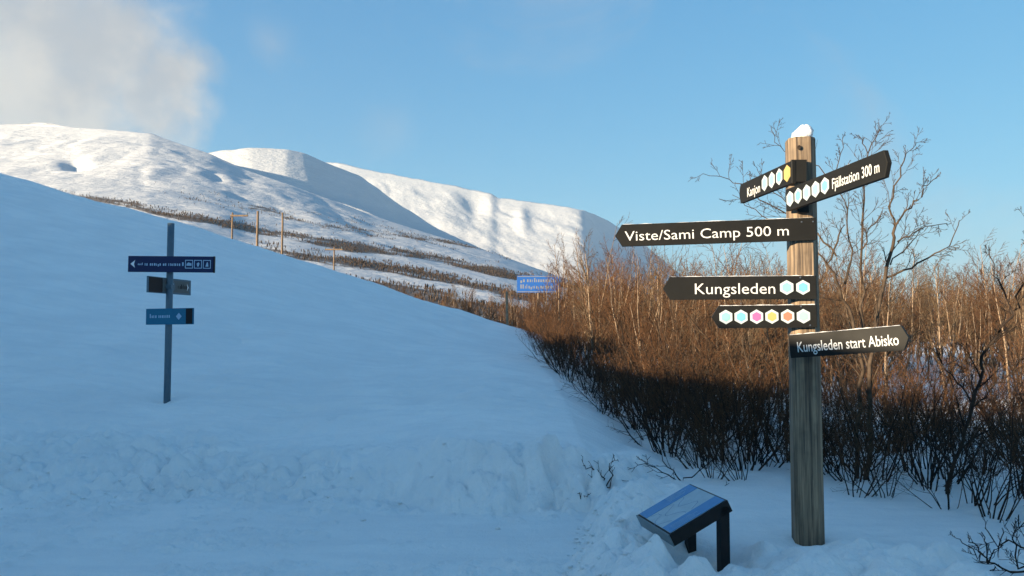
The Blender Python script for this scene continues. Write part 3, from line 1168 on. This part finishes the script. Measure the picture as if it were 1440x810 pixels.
# ------------------------------------------------------------------ poles and road sign beyond the crest
def build_pole(px, ytop, depth, dia, label, name='utility_pole', arm=None, lean=0.0, mat='pale_wood', cat='pole', group=None):
    p = P(px, ytop, depth)
    g = hz(p.x, depth)
    root = empty(name, (p.x - lean, depth, g))
    tag(root, label, cat, group)
    L = p.z - g
    v, f = [], []
    n = 10
    zs = np.linspace(-0.5, L, 9)
    for z in zs:
        t = max(z, 0) / L
        r = dia / 2 * (1 - 0.25 * t)
        for k in range(n):
            a = 2 * math.pi * k / n
            v.append((lean * t + r * math.cos(a) + 0.01 * math.sin(z * 2.1), r * math.sin(a), z))
    for i in range(len(zs) - 1):
        for k in range(n):
            j = (k + 1) % n
            f.append((i * n + k, i * n + j, (i + 1) * n + j, (i + 1) * n + k))
    f.append(tuple((len(zs) - 1) * n + k for k in range(n)))
    me = bpy.data.meshes.new('shaft')
    me.from_pydata(v, [], f)
    for q in me.polygons:
        q.use_smooth = True
    link_mesh('shaft', me, M[mat], root)
    if arm:
        link_mesh('crossarm', prism(rect(-arm[0], arm[1], -0.06, 0.06), -0.19, -0.09, 0.005), M[mat], root, (0, 0, L - 0.25))
        for x in (-arm[0] + 0.06, arm[1] - 0.06):
            if abs(x) > 0.15:
                link_mesh('insulator', tube_mesh((x, -0.14, L - 0.19), (x, -0.14, L - 0.02), 0.045, 8), M['zinc'], root)
    return root


build_pole(327, 299, 58, 0.16, 'bare wooden pole with short arm, leftmost of the poles behind the snow crest', arm=(0.1, 1.2))
build_pole(362.5, 297, 58, 0.23, 'thickest wooden pole behind the snow crest, second from the left')
build_pole(397.5, 299, 58, 0.19, 'plain tall wooden pole behind the snow crest, third from the left')
build_pole(470, 347, 66, 0.16, 'shorter wooden pole with crossarm, rightmost of the poles behind the snow crest', arm=(0.75, 0.75))
build_pole(713, 410, 38, 0.15, 'short pale wooden post just left of the blue road sign', name='marker_post', cat='post', mat='birch')


def build_road_sign():
    D = 46
    p = P(757, 411, D)
    g = hz(p.x, D)
    root = empty('road_sign', (p.x, D, g))
    bpy.context.view_layer.update()
    tag(root, 'wide blue road sign with two lines of white lettering half hidden by birch twigs', 'road sign')
    link_mesh('support_post', tube_mesh((0, 0.1, -0.5), (0, 0.1, p.z - g + 0.9), 0.075, 10), M['birch'], root)
    bd, L = board(root, P(727, 399.5, D), P(787, 399.5, D), 24 * D / F, 'N', 0, 'road_blue', 0.05, 'sign_panel')
    rng = random.Random(2)
    for z in (0.22, -0.16):
        scribble(bd, rng, 0.2, L - 0.25, z, 0.26, 'road_white', 0.35)
    hh = 12 * D / F
    for (a, b, c, d) in ((0.03, L - 0.03, hh - 0.07, hh - 0.03), (0.03, L - 0.03, -hh + 0.03, -hh + 0.07)):
        link_mesh('border_line', prism(rect(a, b, c, d), -0.004, 0.001, 0), M['road_white'], bd)


build_road_sign()


# ------------------------------------------------------------------ bare trees and shrubs
class Wood:
    """collects tapering branch tubes and turns them into one mesh"""
    def __init__(self):
        self.v, self.f = [], []

    def tube(self, pts, rad, n):
        base = len(self.v)
        m = len(pts)
        for i in range(m):
            a = pts[max(i - 1, 0)]
            b = pts[min(i + 1, m - 1)]
            dx, dy, dz = b[0] - a[0], b[1] - a[1], b[2] - a[2]
            l = math.sqrt(dx * dx + dy * dy + dz * dz) or 1e-9
            dx, dy, dz = dx / l, dy / l, dz / l
            if abs(dz) < 0.8:
                ux, uy, uz = -dy, dx, 0.0
            else:
                ux, uy, uz = 0.0, -dz, dy
            l = math.sqrt(ux * ux + uy * uy + uz * uz) or 1e-9
            ux, uy, uz = ux / l, uy / l, uz / l
            wx, wy, wz = dy * uz - dz * uy, dz * ux - dx * uz, dx * uy - dy * ux
            r = rad[i]
            x, y, z = pts[i]
            for k in range(n):
                an = 6.2832 * k / n
                c, s = math.cos(an) * r, math.sin(an) * r
                self.v.append((x + ux * c + wx * s, y + uy * c + wy * s, z + uz * c + wz * s))
        for i in range(m - 1):
            o = base + i * n
            for k in range(n):
                j = (k + 1) % n
                self.f.append((o + k, o + j, o + n + j, o + n + k))

    def mesh(self, name):
        return mesh_np(name, self.v, self.f, True)


def vnorm(v):
    l = math.sqrt(v[0] ** 2 + v[1] ** 2 + v[2] ** 2) or 1e-9
    return (v[0] / l, v[1] / l, v[2] / l)


def path(rng, p, d, L, nseg, wob, up):
    pts = [p]
    dirs = [d]
    st = L / nseg
    for i in range(nseg):
        d = vnorm((d[0] + rng.gauss(0, wob), d[1] + rng.gauss(0, wob), d[2] + rng.gauss(0, wob) + up))
        p = (p[0] + d[0] * st, p[1] + d[1] * st, p[2] + d[2] * st)
        pts.append(p)
        dirs.append(d)
    return pts, dirs


def side_dir(rng, d, spread):
    """a direction leaving d by about spread radians"""
    a = rng.uniform(0, 6.2832)
    t = (math.cos(a), math.sin(a), 0.0)
    u = vnorm((d[1] * t[2] - d[2] * t[1] + 1e-6, d[2] * t[0] - d[0] * t[2], d[0] * t[1] - d[1] * t[0]))
    s = spread * rng.uniform(0.7, 1.3)
    c, s = math.cos(s), math.sin(s)
    return vnorm((d[0] * c + u[0] * s, d[1] * c + u[1] * s, d[2] * c + u[2] * s))


def sprout(wood, rng, pts, dirs, r0, L, lvl, spec):
    """children along a branch; spec[lvl] = (count, start, length ratio, spread, wobble, up, segments, sides)"""
    if lvl >= len(spec):
        return
    cnt, t0, ratio, spread, wob, up, nseg, sides = spec[lvl]
    n = max(1, int(round(cnt * rng.uniform(0.75, 1.25))))
    m = len(pts) - 1
    for k in range(n):
        t = t0 + (1 - t0) * (k + rng.random()) / n
        f = t * m
        i = min(int(f), m - 1)
        w = f - i
        p = tuple(pts[i][a] * (1 - w) + pts[i + 1][a] * w for a in range(3))
        d = side_dir(rng, dirs[i], spread)
        l = L * ratio * (1.15 - 0.75 * t) * rng.uniform(0.6, 1.25)
        r = max(spec_min[0], r0 * (1 - 0.8 * t) * 0.62)
        cp, cd = path(rng, p, d, l, nseg, wob, up)
        wood.tube(cp, [max(spec_min[0] * 0.7, r * (1 - 0.75 * j / nseg)) for j in range(nseg + 1)], sides)
        sprout(wood, rng, cp, cd, r, l, lvl + 1, spec)


spec_min = [0.003]


def make_shrub(seed, height, stems, spread, spec, rmin, r0=0.012, lean=(0, 0)):
    rng = random.Random(seed)
    spec_min[0] = rmin
    st, tw = Wood(), Wood()
    for k in range(stems):
        a = rng.uniform(0, 6.2832)
        s = spread * rng.uniform(0.15, 1.0)
        d = vnorm((math.cos(a) * s + lean[0], math.sin(a) * s + lean[1], 1.0))
        b = (math.cos(a) * 0.12 * rng.random(), math.sin(a) * 0.12 * rng.random(), -0.12)
        L = height * rng.uniform(0.6, 1.08)
        r = r0 * rng.uniform(0.7, 1.3)
        pts, dirs = path(rng, b, d, L, 7, 0.11, 0.035)
        st.tube(pts, [max(rmin, r * (1 - 0.8 * j / 7)) for j in range(8)], 5)
        sprout(tw, rng, pts, dirs, r, L, 0, spec)
    return st.mesh('trunk'), tw.mesh('crown')


def make_tree(seed, height, r0, spec, rmin, wob=0.05, forks=1, lean=0.0):
    rng = random.Random(seed)
    spec_min[0] = rmin
    st, tw = Wood(), Wood()
    for k in range(forks):
        a = rng.uniform(0, 6.2832)
        s = (0.28 if forks > 1 else 0.05) * rng.uniform(0.5, 1)
        d = vnorm((math.cos(a) * s + lean, math.sin(a) * s, 1))
        L = height * (1 if k == 0 else rng.uniform(0.65, 0.95))
        pts, dirs = path(rng, (0.05 * k, 0, -0.2), d, L, 10, wob, 0.03)
        st.tube(pts, [max(rmin, r0 * (1 - 0.86 * j / 10)) for j in range(11)], 6)
        sprout(tw, rng, pts, dirs, r0, L, 0, spec)
    return st.mesh('trunk'), tw.mesh('crown')


#            count start ratio spread wob  up   seg sides
SHRUB = [(8, 0.30, 0.40, 0.55, 0.15, 0.07, 4, 3), (4, 0.2, 0.45, 0.6, 0.18, 0.04, 3, 3)]
SHRUB_D = [(7, 0.30, 0.42, 0.6, 0.17, 0.06, 4, 3), (4, 0.15, 0.5, 0.65, 0.2, 0.03, 3, 3)]
BIRCH = [(26, 0.22, 0.30, 0.75, 0.10, 0.06, 5, 3), (7, 0.15, 0.42, 0.6, 0.16, 0.02, 4, 3), (4, 0.2, 0.45, 0.55, 0.18, 0.0, 3, 3)]
BIRCH_S = [(18, 0.25, 0.32, 0.7, 0.12, 0.08, 4, 3), (8, 0.15, 0.45, 0.6, 0.16, 0.03, 3, 3)]

near_shrubs = [make_shrub(11 + k, 1.6 + 0.16 * k, 9, 0.75, SHRUB_D, 0.0032, 0.013) for k in range(4)]
tall_shrubs = [make_shrub(31 + k, 2.3 + 0.25 * k, 7, 0.40, SHRUB, 0.0038, 0.016) for k in range(4)]
birches = [make_tree(51 + k, 4.2 + 0.3 * k, 0.035 + 0.004 * k, BIRCH, 0.0045, 0.05, 1 if k % 2 else 2) for k in range(5)]
saplings = [make_tree(71 + k, 3.0 + 0.25 * k, 0.030, BIRCH_S, 0.0042, 0.05, 1 + k % 2) for k in range(4)]
protos = {}


def plant(kind, variant, meshes, mats, x, y, rz, sc, label, cat, group, tilt=(0, 0), z=None):
    key = (kind, variant, mats)
    g = hz(x, y) if z is None else z
    if key not in protos:
        root = empty(kind, (0, 0, 0))
        tr = meshes[0] if not meshes[0].materials else meshes[0].copy()
        cr = meshes[1] if not meshes[1].materials else meshes[1].copy()
        a = link_mesh('trunk', tr, M[mats[0]], root)
        b = link_mesh('crown', cr, M[mats[1]], root)
        protos[key] = (root, a, b)
    else:
        r0, a0, b0 = protos[key]
        root = r0.copy()
        COL.objects.link(root)
        for c in (a0, b0):
            d = c.copy()
            COL.objects.link(d)
            d.parent = root
    root.location = (x, y, g - 0.03)
    root.rotation_euler = (tilt[0], tilt[1], rz)
    root.scale = (sc, sc, sc)
    tag(root, label, cat, group)
    return root


def edge_x(y):
    return float(np.interp(y, EDGE_Y, EDGE_X))


rng = random.Random(99)
G_EDGE = 'dark shrubs along the edge of the snow slope'
L_EDGE = 'dense bare dark shrub rooted in snow along the edge of the thicket'
n_edge = 0
# thicket edge, from the far crest round to the right edge of the picture
edge_pts = []
for i in range(len(EDGE_Y) - 1):
    p, q = (EDGE_X[i], EDGE_Y[i]), (EDGE_X[i + 1], EDGE_Y[i + 1])
    L = math.hypot(q[0] - p[0], q[1] - p[1])
    step = 0.34 if q[1] < 14 else (0.5 if q[1] < 20 else 0.75)
    for k in range(max(1, int(L / step))):
        t = (k + rng.random()) / max(1, int(L / step))
        edge_pts.append((p[0] + (q[0] - p[0]) * t, p[1] + (q[1] - p[1]) * t))
for (x, y) in edge_pts:
    if y > 37 or y < 4.4:
        continue
    for row in range(3 if y < 15 else 2):
        off = (0.15, 0.8, 1.5)[row] + rng.uniform(-0.15, 0.3)
        # inward normal is roughly +x far off and +y close by
        wy = 1.0 if y < 8 else 0.25
        wx = 0.35 if y < 8 else 1.0
        xx, yy = x + off * wx, y + off * wy
        if rng.random() < 0.08:
            continue
        v = rng.randrange(4)
        if y < 5.2 and row == 0 and rng.random() < 0.6:
            continue
        plant('willow_shrub', v, near_shrubs[v], ('bark_dark', 'bark_dark') if rng.random() < 0.35 else ('bark_dark', 'twig'), xx, yy, rng.uniform(0, 6.28),
              (rng.uniform(0.5, 0.8) if row == 0 else rng.uniform(0.65, 0.98)) * (1.0 if y > 9 else 0.72), L_EDGE, 'shrub', G_EDGE,
              (rng.uniform(-0.18, 0.18), rng.uniform(-0.32, 0.05)))
        n_edge += 1
for k in range(40):
    px = rng.uniform(1150, 1460)
    y = rng.uniform(7.8, 12.5)
    x = (px - 720) / F * y
    v = rng.randrange(4)
    plant('willow_shrub', v, near_shrubs[v], ('bark_dark', 'bark_dark') if rng.random() < 0.6 else ('bark_dark', 'twig'), x, y, rng.uniform(0, 6.28), rng.uniform(0.45, 0.82),
          'low dark tangled shrub in the shaded hollow right of the fingerpost', 'shrub', 'dark shrubs right of the fingerpost',
          (rng.uniform(-0.25, 0.25), rng.uniform(-0.3, 0.3)))

# body of the thicket
L_TH = 'upright brown willow bush inside the sunlit thicket behind the fingerpost'
G_TH = 'brown bushes of the thicket'
n = 0
while n < 150:
    y = 8.5 + 22 * rng.random() ** 1.1
    x = edge_x(y) + 1.2 + rng.random() * (0.72 * y + 1 - edge_x(y))
    if y < 13 and rng.random() < 0.6:
        continue
    if x / y > 0.46 and y < 26 and rng.random() < 0.78:
        continue
    if x / y > 0.36 and rng.random() < (0.75 if y < 13 else 0.2):
        continue
    v = rng.randrange(4)
    lim = EYE + 0.06 * y
    plant('willow_bush', v, tall_shrubs[v], ('bark_grey', 'twig') if rng.random() < 0.6 else ('bark_dark', 'twig_pale'), x, y, rng.uniform(0, 6.28),
          min(1.15, lim / 2.5) * rng.uniform(0.7, 1.08), L_TH, 'bush', G_TH, (rng.uniform(-0.1, 0.1), rng.uniform(-0.1, 0.1)))
    n += 1

L_SA = 'slender young birch with reddish twigs among the thicket'
G_SA = 'young birches in the thicket'
n = 0
while n < 230:
    y = 12.5 + 27 * rng.random() ** 1.2
    x = edge_x(y) + 1.0 + rng.random() * (0.70 * y - edge_x(y))
    if x / y > 0.36 and y < 20 and rng.random() < (0.35 if x / y < 0.46 else 0.8):
        continue
    v = rng.randrange(4)
    plant('birch_sapling', v, saplings[v], ('birch', rng.choice(['twig', 'twig', 'twig_pale', 'bark_grey'])), x, y, rng.uniform(0, 6.28),
          (EYE + 0.078 * y) / 3.4 * rng.choice([rng.uniform(0.6, 0.95), rng.uniform(0.85, 1.0), rng.uniform(0.95, 1.25)]), L_SA, 'tree', G_SA, (rng.uniform(-0.06, 0.06), rng.uniform(-0.08, 0.08)))
    n += 1

L_BI = 'bare mountain birch with brown crown standing in the far woodland'
G_BI = 'birches of the far woodland'
n = 0
while n < 260:
    y = 30 + 70 * rng.random() ** 1.2
    lo = 0.4 if y < 44 else -0.22 * y
    x = lo + rng.random() * (0.72 * y - lo)
    if x / y > 0.44 and y < 60 and rng.random() < 0.5:
        continue
    v = rng.randrange(5)
    if -0.005 < x / y < 0.032 and y < 47:
        continue
    px = 720 + x / y * F
    hmax = EYE + (0.078 if px > 740 else np.interp(px, [470, 740], [0.03, 0.06])) * y - hz(x, y)
    sc = hmax / 5.0 * rng.uniform(0.7, 1.06)
    if sc < 0.35:
        sc = 0.35
    plant('birch_tree', v, birches[v], ('birch', 'twig' if rng.random() < 0.65 else 'twig_pale'), x, y, rng.uniform(0, 6.28), sc, L_BI, 'tree', G_BI,
          (rng.uniform(-0.05, 0.05), rng.uniform(-0.06, 0.06)))
    n += 1


n = 0
while n < 40:
    y = 44 + 60 * rng.random()
    px = rng.uniform(535, 745)
    x = (px - 720) / F * y
    if 708 < px < 752 and y < 48:
        continue
    sc = (EYE + rng.uniform(0.038, 0.058) * y - hz(x, y)) / 5.0
    if sc < 0.25:
        continue
    v = rng.randrange(5)
    plant('birch_tree', v, birches[v], ('birch', 'twig'), x, y, rng.uniform(0, 6.28), sc, 'small bare birch in the brown wood just beyond the snow crest', 'tree',
          'birches just beyond the snow crest')
    n += 1


def far_wood():
    """the wood farther off, which reads as one brown mass"""
    r = np.random.RandomState(12)
    tw = Wood()
    rg = random.Random(4)
    for k in range(2600):
        y = 95 + 420 * r.rand() ** 1.6
        x = (-0.30 + 1.05 * r.rand()) * y
        h = r.uniform(3.5, 6.5) * (1.0 + 0.0006 * y)
        px = 720 + x / y * F
        if px < 740:
            h *= 0.7
        z = hz(x, y) if y < 150 else 0.0
        tw.tube([(x, y, z - 0.3), (x + r.uniform(-.2, .2), y, z + h * 0.5), (x + r.uniform(-.5, .5), y, z + h)], [0.09, 0.06, 0.02], 3)
        for j in range(9):
            t = 0.25 + 0.7 * r.rand()
            a = 6.28 * r.rand()
            l = h * 0.28 * (1.2 - t)
            tw.tube([(x, y, z + h * t), (x + math.cos(a) * l, y + math.sin(a) * l, z + h * t + l * 0.9)], [0.05, 0.03], 3)
    o = link_mesh('far_woodland', tw.mesh('far_woodland'), M['tree_far'])
    tag(o, 'far brown birch woodland along the horizon', 'woodland', kind='stuff')


far_wood()


# ------------------------------------------------------------------ trees that stand out
def hero(name, label, cat, limbs, base, spec, rmin, mats, seed):
    """limbs: list of (list of (px, py, depth), r_start, r_end); the lower ones form the trunk mesh, twigs sprout from all"""
    rg = random.Random(seed)
    spec_min[0] = rmin
    root = empty(name, base)
    tag(root, label, cat)
    st, tw = Wood(), Wood()
    B = Vector(base)
    for pts, r0, r1, tcount in limbs:
        w = [P(*p) - B for p in pts]
        # resample with a little natural waver
        fine = []
        for i in range(len(w) - 1):
            for k in range(3):
                t = k / 3
                q = w[i].lerp(w[i + 1], t)
                if not (i == 0 and k == 0):
                    q += Vector((rg.gauss(0, 0.012), rg.gauss(0, 0.012), rg.gauss(0, 0.012)))
                fine.append(tuple(q))
        fine.append(tuple(w[-1]))
        m = len(fine)
        r0, r1 = r0 * 0.84, r1 * 0.84
        st.tube(fine, [r0 + (r1 - r0) * i / (m - 1) for i in range(m)], 7)
        dirs = [vnorm(tuple(fine[min(i + 1, m - 1)][a] - fine[max(i - 1, 0)][a] for a in range(3))) for i in range(m)]
        L = sum(math.dist(fine[i], fine[i + 1]) for i in range(m - 1))
        sp = [(max(1, int(tcount * 1.4)),) + spec[0][1:]] + list(spec[1:])
        sprout(tw, rg, fine, dirs, max(r1 * 2.2, r0 * 0.5), min(L, 1.3), 0, sp)
    link_mesh('trunk', st.mesh('trunk'), M[mats[0]], root)
    link_mesh('crown', tw.mesh('crown'), M[mats[1]], root)
    return root


HS = [(8, 0.15, 0.36, 0.7, 0.15, 0.07, 5, 4), (5, 0.2, 0.5, 0.6, 0.17, 0.05, 4, 3), (2, 0.3, 0.5, 0.6, 0.17, 0.03, 3, 3)]
dB = 7.6
bx = P(1215, 690, dB)
hero('rowan_tree', 'tall bare many-stemmed tree with grey twigs rising behind the fingerpost', 'tree', [
    ([(1216, 700, 7.6), (1222, 620, 7.6), (1222, 540, 7.6), (1232, 460, 7.6), (1241, 392, 7.6), (1256, 345, 7.6), (1259, 318, 7.6)], 0.030, 0.016, 5),
    ([(1259, 318, 7.6), (1250, 290, 7.6), (1262, 250, 7.6), (1276, 215, 7.6), (1288, 200, 7.6)], 0.013, 0.004, 8),
    ([(1259, 318, 7.6), (1273, 295, 7.5), (1292, 282, 7.4), (1300, 262, 7.4), (1318, 250, 7.4)], 0.012, 0.004, 8),
    ([(1262, 340, 7.6), (1275, 332, 7.6), (1300, 318, 7.7), (1332, 314, 7.8)], 0.010, 0.004, 7),
    ([(1243, 392, 7.6), (1284, 374, 7.5), (1316, 358, 7.4), (1338, 346, 7.3), (1349, 310, 7.3)], 0.013, 0.004, 6),
    ([(1252, 372, 7.6), (1275, 345, 7.7), (1293, 325, 7.8)], 0.009, 0.004, 5),
    ([(1208, 700, 7.7), (1206, 600, 7.7), (1212, 520, 7.8), (1200, 450, 7.8), (1180, 402, 7.8), (1165, 375, 7.8), (1176, 340, 7.8), (1188, 316, 7.8)], 0.028, 0.008, 10),
    ([(1188, 400, 7.9), (1196, 350, 7.9), (1192, 310, 7.9), (1184, 270, 7.9), (1176, 240, 7.9)], 0.012, 0.004, 9),
    ([(1210, 480, 7.9), (1213, 410, 7.9), (1214, 330, 7.9), (1213, 260, 7.9), (1220, 215, 7.9), (1238, 180, 7.9)], 0.018, 0.004, 14),
    ([(1213, 350, 7.9), (1224, 320, 7.9), (1240, 300, 7.8)], 0.010, 0.004, 5),
    ([(1220, 215, 7.9), (1212, 195, 7.9), (1200, 190, 7.9)], 0.006, 0.003, 4),
    ([(1176, 360, 7.8), (1150, 330, 7.9), (1128, 312, 8.0), (1100, 300, 8.0), (1070, 280, 8.0), (1040, 258, 8.0), (1015, 250, 8.0), (988, 244, 8.0)], 0.012, 0.003, 9),
    ([(1128, 312, 8.0), (1105, 285, 8.0), (1080, 262, 8.0), (1064, 235, 8.0)], 0.008, 0.003, 6),
    ([(1165, 375, 7.8), (1140, 340, 7.8), (1095, 318, 7.8), (1060, 292, 7.8), (1030, 274, 7.8)], 0.010, 0.003, 7),
    ([(1184, 270, 7.9), (1150, 235, 7.9), (1110, 215, 7.9), (1090, 200, 7.9), (1084, 178, 7.9)], 0.007, 0.003, 5),
    ([(1176, 240, 7.9), (1182, 215, 7.9), (1185, 192, 7.9)], 0.006, 0.003, 4),
], bx, HS, 0.0026, ('bark_grey', 'bark_grey'), 3)

bx = P(1332, 720, 7.0)
hero('dark_sapling', 'dark forked sapling leaning right, with its base in the snow edge right of the fingerpost', 'tree', [
    ([(1332, 722, 7.0), (1338, 660, 7.0), (1356, 620, 7.0), (1369, 570, 6.9), (1376, 520, 6.9), (1390, 490, 6.8), (1404, 465, 6.8), (1424, 445, 6.7)], 0.022, 0.011, 10),
    ([(1424, 445, 6.7), (1430, 430, 6.7), (1440, 395, 6.7), (1446, 340, 6.6), (1444, 290, 6.6)], 0.011, 0.004, 6),
    ([(1424, 440, 6.7), (1412, 405, 6.8), (1396, 388, 6.8), (1392, 350, 6.8)], 0.009, 0.004, 6),
    ([(1367, 568, 6.9), (1345, 535, 7.0), (1325, 510, 7.0), (1304, 460, 7.1)], 0.010, 0.004, 8),
    ([(1369, 572, 6.9), (1395, 550, 6.8), (1420, 525, 6.7), (1450, 490, 6.6)], 0.010, 0.004, 7),
    ([(1340, 655, 7.0), (1300, 615, 7.1), (1262, 600, 7.2), (1230, 612, 7.2)], 0.009, 0.003, 7),
], bx, HS, 0.0026, ('bark_dark', 'bark_dark'), 5)

bx = P(1450, 800, 4.6)
hero('edge_shrub', 'low dark shrub with crooked twigs sprawling over the snow in the lower right corner', 'shrub', [
    ([(1462, 812, 4.5), (1420, 803, 4.55), (1390, 792, 4.6), (1372, 784, 4.65), (1350, 758, 4.7)], 0.008, 0.003, 4),
    ([(1390, 792, 4.6), (1374, 765, 4.65), (1364, 756, 4.65)], 0.006, 0.003, 3),
    ([(1390, 793, 4.6), (1385, 770, 4.6), (1380, 748, 4.6)], 0.005, 0.003, 2),
    ([(1391, 790, 4.6), (1402, 765, 4.55), (1412, 748, 4.5)], 0.005, 0.003, 3),
    ([(1470, 800, 4.5), (1440, 770, 4.5), (1405, 765, 4.5), (1385, 742, 4.5)], 0.008, 0.003, 6),
    ([(1465, 790, 4.5), (1430, 795, 4.45), (1425, 760, 4.45), (1440, 735, 4.45)], 0.007, 0.003, 6),
    ([(1400, 797, 4.6), (1388, 806, 4.55), (1384, 812, 4.5)], 0.004, 0.003, 1),
], bx, HS[:2], 0.0022, ('bark_dark', 'bark_dark'), 8)



def twig_group(name, label, cat, root_px, stems, spec, rmin, seed):
    d = ground_hit(*root_px)
    limbs = []
    for pts, r, cnt in stems:
        limbs.append(([(root_px[0], root_px[1] + 3, d)] + [(x, y, d + dd) for x, y, dd in pts], r, 0.003, cnt))
    hero(name, label, cat, limbs, P(root_px[0], root_px[1], d), spec, rmin, ('bark_dark', 'bark_dark'), seed)


twig_group('twig_clump', 'small clump of dark bare twigs poking through open snow left of the thicket', 'shrub', (852, 682), [
    ([(846, 668, 0), (832, 658, 0), (820, 655, 0)], 0.009, 3),
    ([(835, 680, -.05), (815, 688, -.1), (803, 686, -.1)], 0.009, 3),
    ([(858, 668, 0), (860, 650, 0), (862, 638, 0)], 0.008, 2),
    ([(864, 676, .05), (874, 664, .1)], 0.007, 3),
    ([(842, 672, 0), (824, 671, 0), (809, 676, 0)], 0.007, 3),
    ([(846, 676, 0), (840, 660, 0)], 0.007, 3),
], HS[1:], 0.0032, 9)
twig_group('twig_sprig', 'tiny dark sprig of two twigs in the snow below the larger twig clump', 'twig', (821, 705), [
    ([(817, 699, 0), (812, 694, 0)], 0.006, 1), ([(823, 699, 0), (829, 696, 0)], 0.005, 1)], HS[2:], 0.003, 10)
twig_group('buried_twig', 'lone twig tip lying on the smooth open slope between the two signposts', 'twig', (616, 560), [
    ([(621, 562, 0), (628, 563, 0)], 0.010, 2), ([(619, 566, 0), (624, 569, 0)], 0.008, 1)], HS[2:], 0.005, 12)
twig_group('thicket_twig', 'bent twigs reaching over the snow from the thicket, just behind the lectern', 'twig', (960, 676), [
    ([(940, 668, -.05), (915, 655, -.1), (893, 650, -.15)], 0.008, 4), ([(945, 660, 0), (930, 640, 0), (918, 622, 0)], 0.008, 5),
    ([(975, 668, 0), (1000, 650, 0), (1010, 640, 0)], 0.008, 4), ([(972, 684, -.1), (1000, 690, -.2), (1032, 694, -.3)], 0.007, 1)], HS[1:], 0.0032, 13)


def build_clods():
    """loose broken snow along the foot of the ploughed bank and on the raised edge"""
    r = np.random.RandomState(6)
    V, Fc = [], []
    ico = np.array([(0, 0, 1), (.9, 0, .2), (.25, .85, .3), (-.75, .5, .15), (-.7, -.55, .25), (.3, -.9, .2), (0, 0, -.7)], float)
    tri = [(0, 1, 2), (0, 2, 3), (0, 3, 4), (0, 4, 5), (0, 5, 1), (6, 2, 1), (6, 3, 2), (6, 4, 3), (6, 5, 4), (6, 1, 5)]
    for k in range(700):
        if k < 420:
            x = r.uniform(-5.2, 1.0)
            if perlin(np.array([x * 0.7]), np.array([3.3]))[0] < -0.12 and r.rand() < 0.8:
                continue
            y = 7.0 + r.normal(0.1, 0.35) + (0.35 if x < -1.5 else 0)
        else:
            y = r.uniform(4.6, 6.6)
            x = np.interp(y, [4.6, 5, 6.1, 7.5], [0.3, 0.33, 0.44, 0.85]) + abs(r.normal(0.15, 0.28))
        sz = 0.008 + 0.024 * r.rand() ** 3
        q = ico * r.uniform(0.65, 1.35, ico.shape) * sz * np.array([1, 1, 0.55])
        a = r.uniform(0, 6.28)
        c, s_ = math.cos(a), math.sin(a)
        q = np.stack([q[:, 0] * c - q[:, 1] * s_, q[:, 0] * s_ + q[:, 1] * c, q[:, 2]], 1)
        b = len(V)
        V += [tuple(p) for p in q + np.array([x, y, hz(x, y) + sz * 0.02])]
        Fc += [(i + b, j + b, l + b) for i, j, l in tri]
    o = link_mesh('snow_clods', mesh_np('snow_clods', V, np.array(Fc)), M['snow'])
    tag(o, 'loose broken snow crumbs along the foot of the ploughed bank', 'snow', kind='stuff')


build_clods()

# pale birch trunks in the sun where the thicket begins
for k, (px, yb, yt, d, ln, lab) in enumerate((
        (786, 480, 372, 30, -0.55, 'leaning pale birch trunk right of the blue road sign'),
        (866, 512, 345, 22, 0.0, 'tall straight pale birch left of the tip of the topmost long board'),
        (847, 505, 372, 24, 0.1, 'shorter pale birch close beside the tall straight birch'),
        (897, 505, 352, 24, 0.05, 'slim pale birch beneath the left end of the topmost long board'),
        (810, 490, 368, 27, 0.1, 'slim birch between the leaning birch and the tall straight birch'))):
    p = P(px, yt, d)
    x = p.x - ln * 0.0
    g = hz(x, d)
    ms = make_tree(200 + k, p.z - g, 0.045 if k < 2 else 0.035, [(16, 0.35, 0.22, 0.7, 0.1, 0.06, 4, 3)] + BIRCH[1:], 0.004, 0.02, 1, ln * -0.3)
    root = empty('white_birch', (x - (0.8 if k == 0 else 0) * -1, d, g - 0.05))
    tag(root, lab, 'tree')
    link_mesh('trunk', ms[0], M['birch'], root)
    link_mesh('crown', ms[1], M['twig'], root)


# ------------------------------------------------------------------ thin winter haze over the valley
def build_haze():
    me = bpy.data.meshes.new('haze')
    a, zb, zt = 17500.0, -60.0, 1500.0
    v = [(x, y, z) for z in (zb, zt) for x, y in ((-a, -a), (a, -a), (a, a), (-a, a))]
    f = [(3, 2, 1, 0), (4, 5, 6, 7), (0, 1, 5, 4), (1, 2, 6, 5), (2, 3, 7, 6), (3, 0, 4, 7)]
    me.from_pydata(v, [], f)
    m = bpy.data.materials.new('haze')
    m.use_nodes = True
    nt = m.node_tree
    nt.nodes.clear()
    pv = nt.nodes.new('ShaderNodeVolumePrincipled')
    pv.inputs['Color'].default_value = (0.66, 0.84, 1.0, 1)
    pv.inputs['Density'].default_value = 4.2e-5
    pv.inputs['Anisotropy'].default_value = 0.2
    out = nt.nodes.new('ShaderNodeOutputMaterial')
    nt.links.new(pv.outputs[0], out.inputs['Volume'])
    o = link_mesh('haze', me, m)
    tag(o, 'thin pale haze in the valley air', 'haze', kind='stuff')


HAZE = True
if HAZE:
    build_haze()
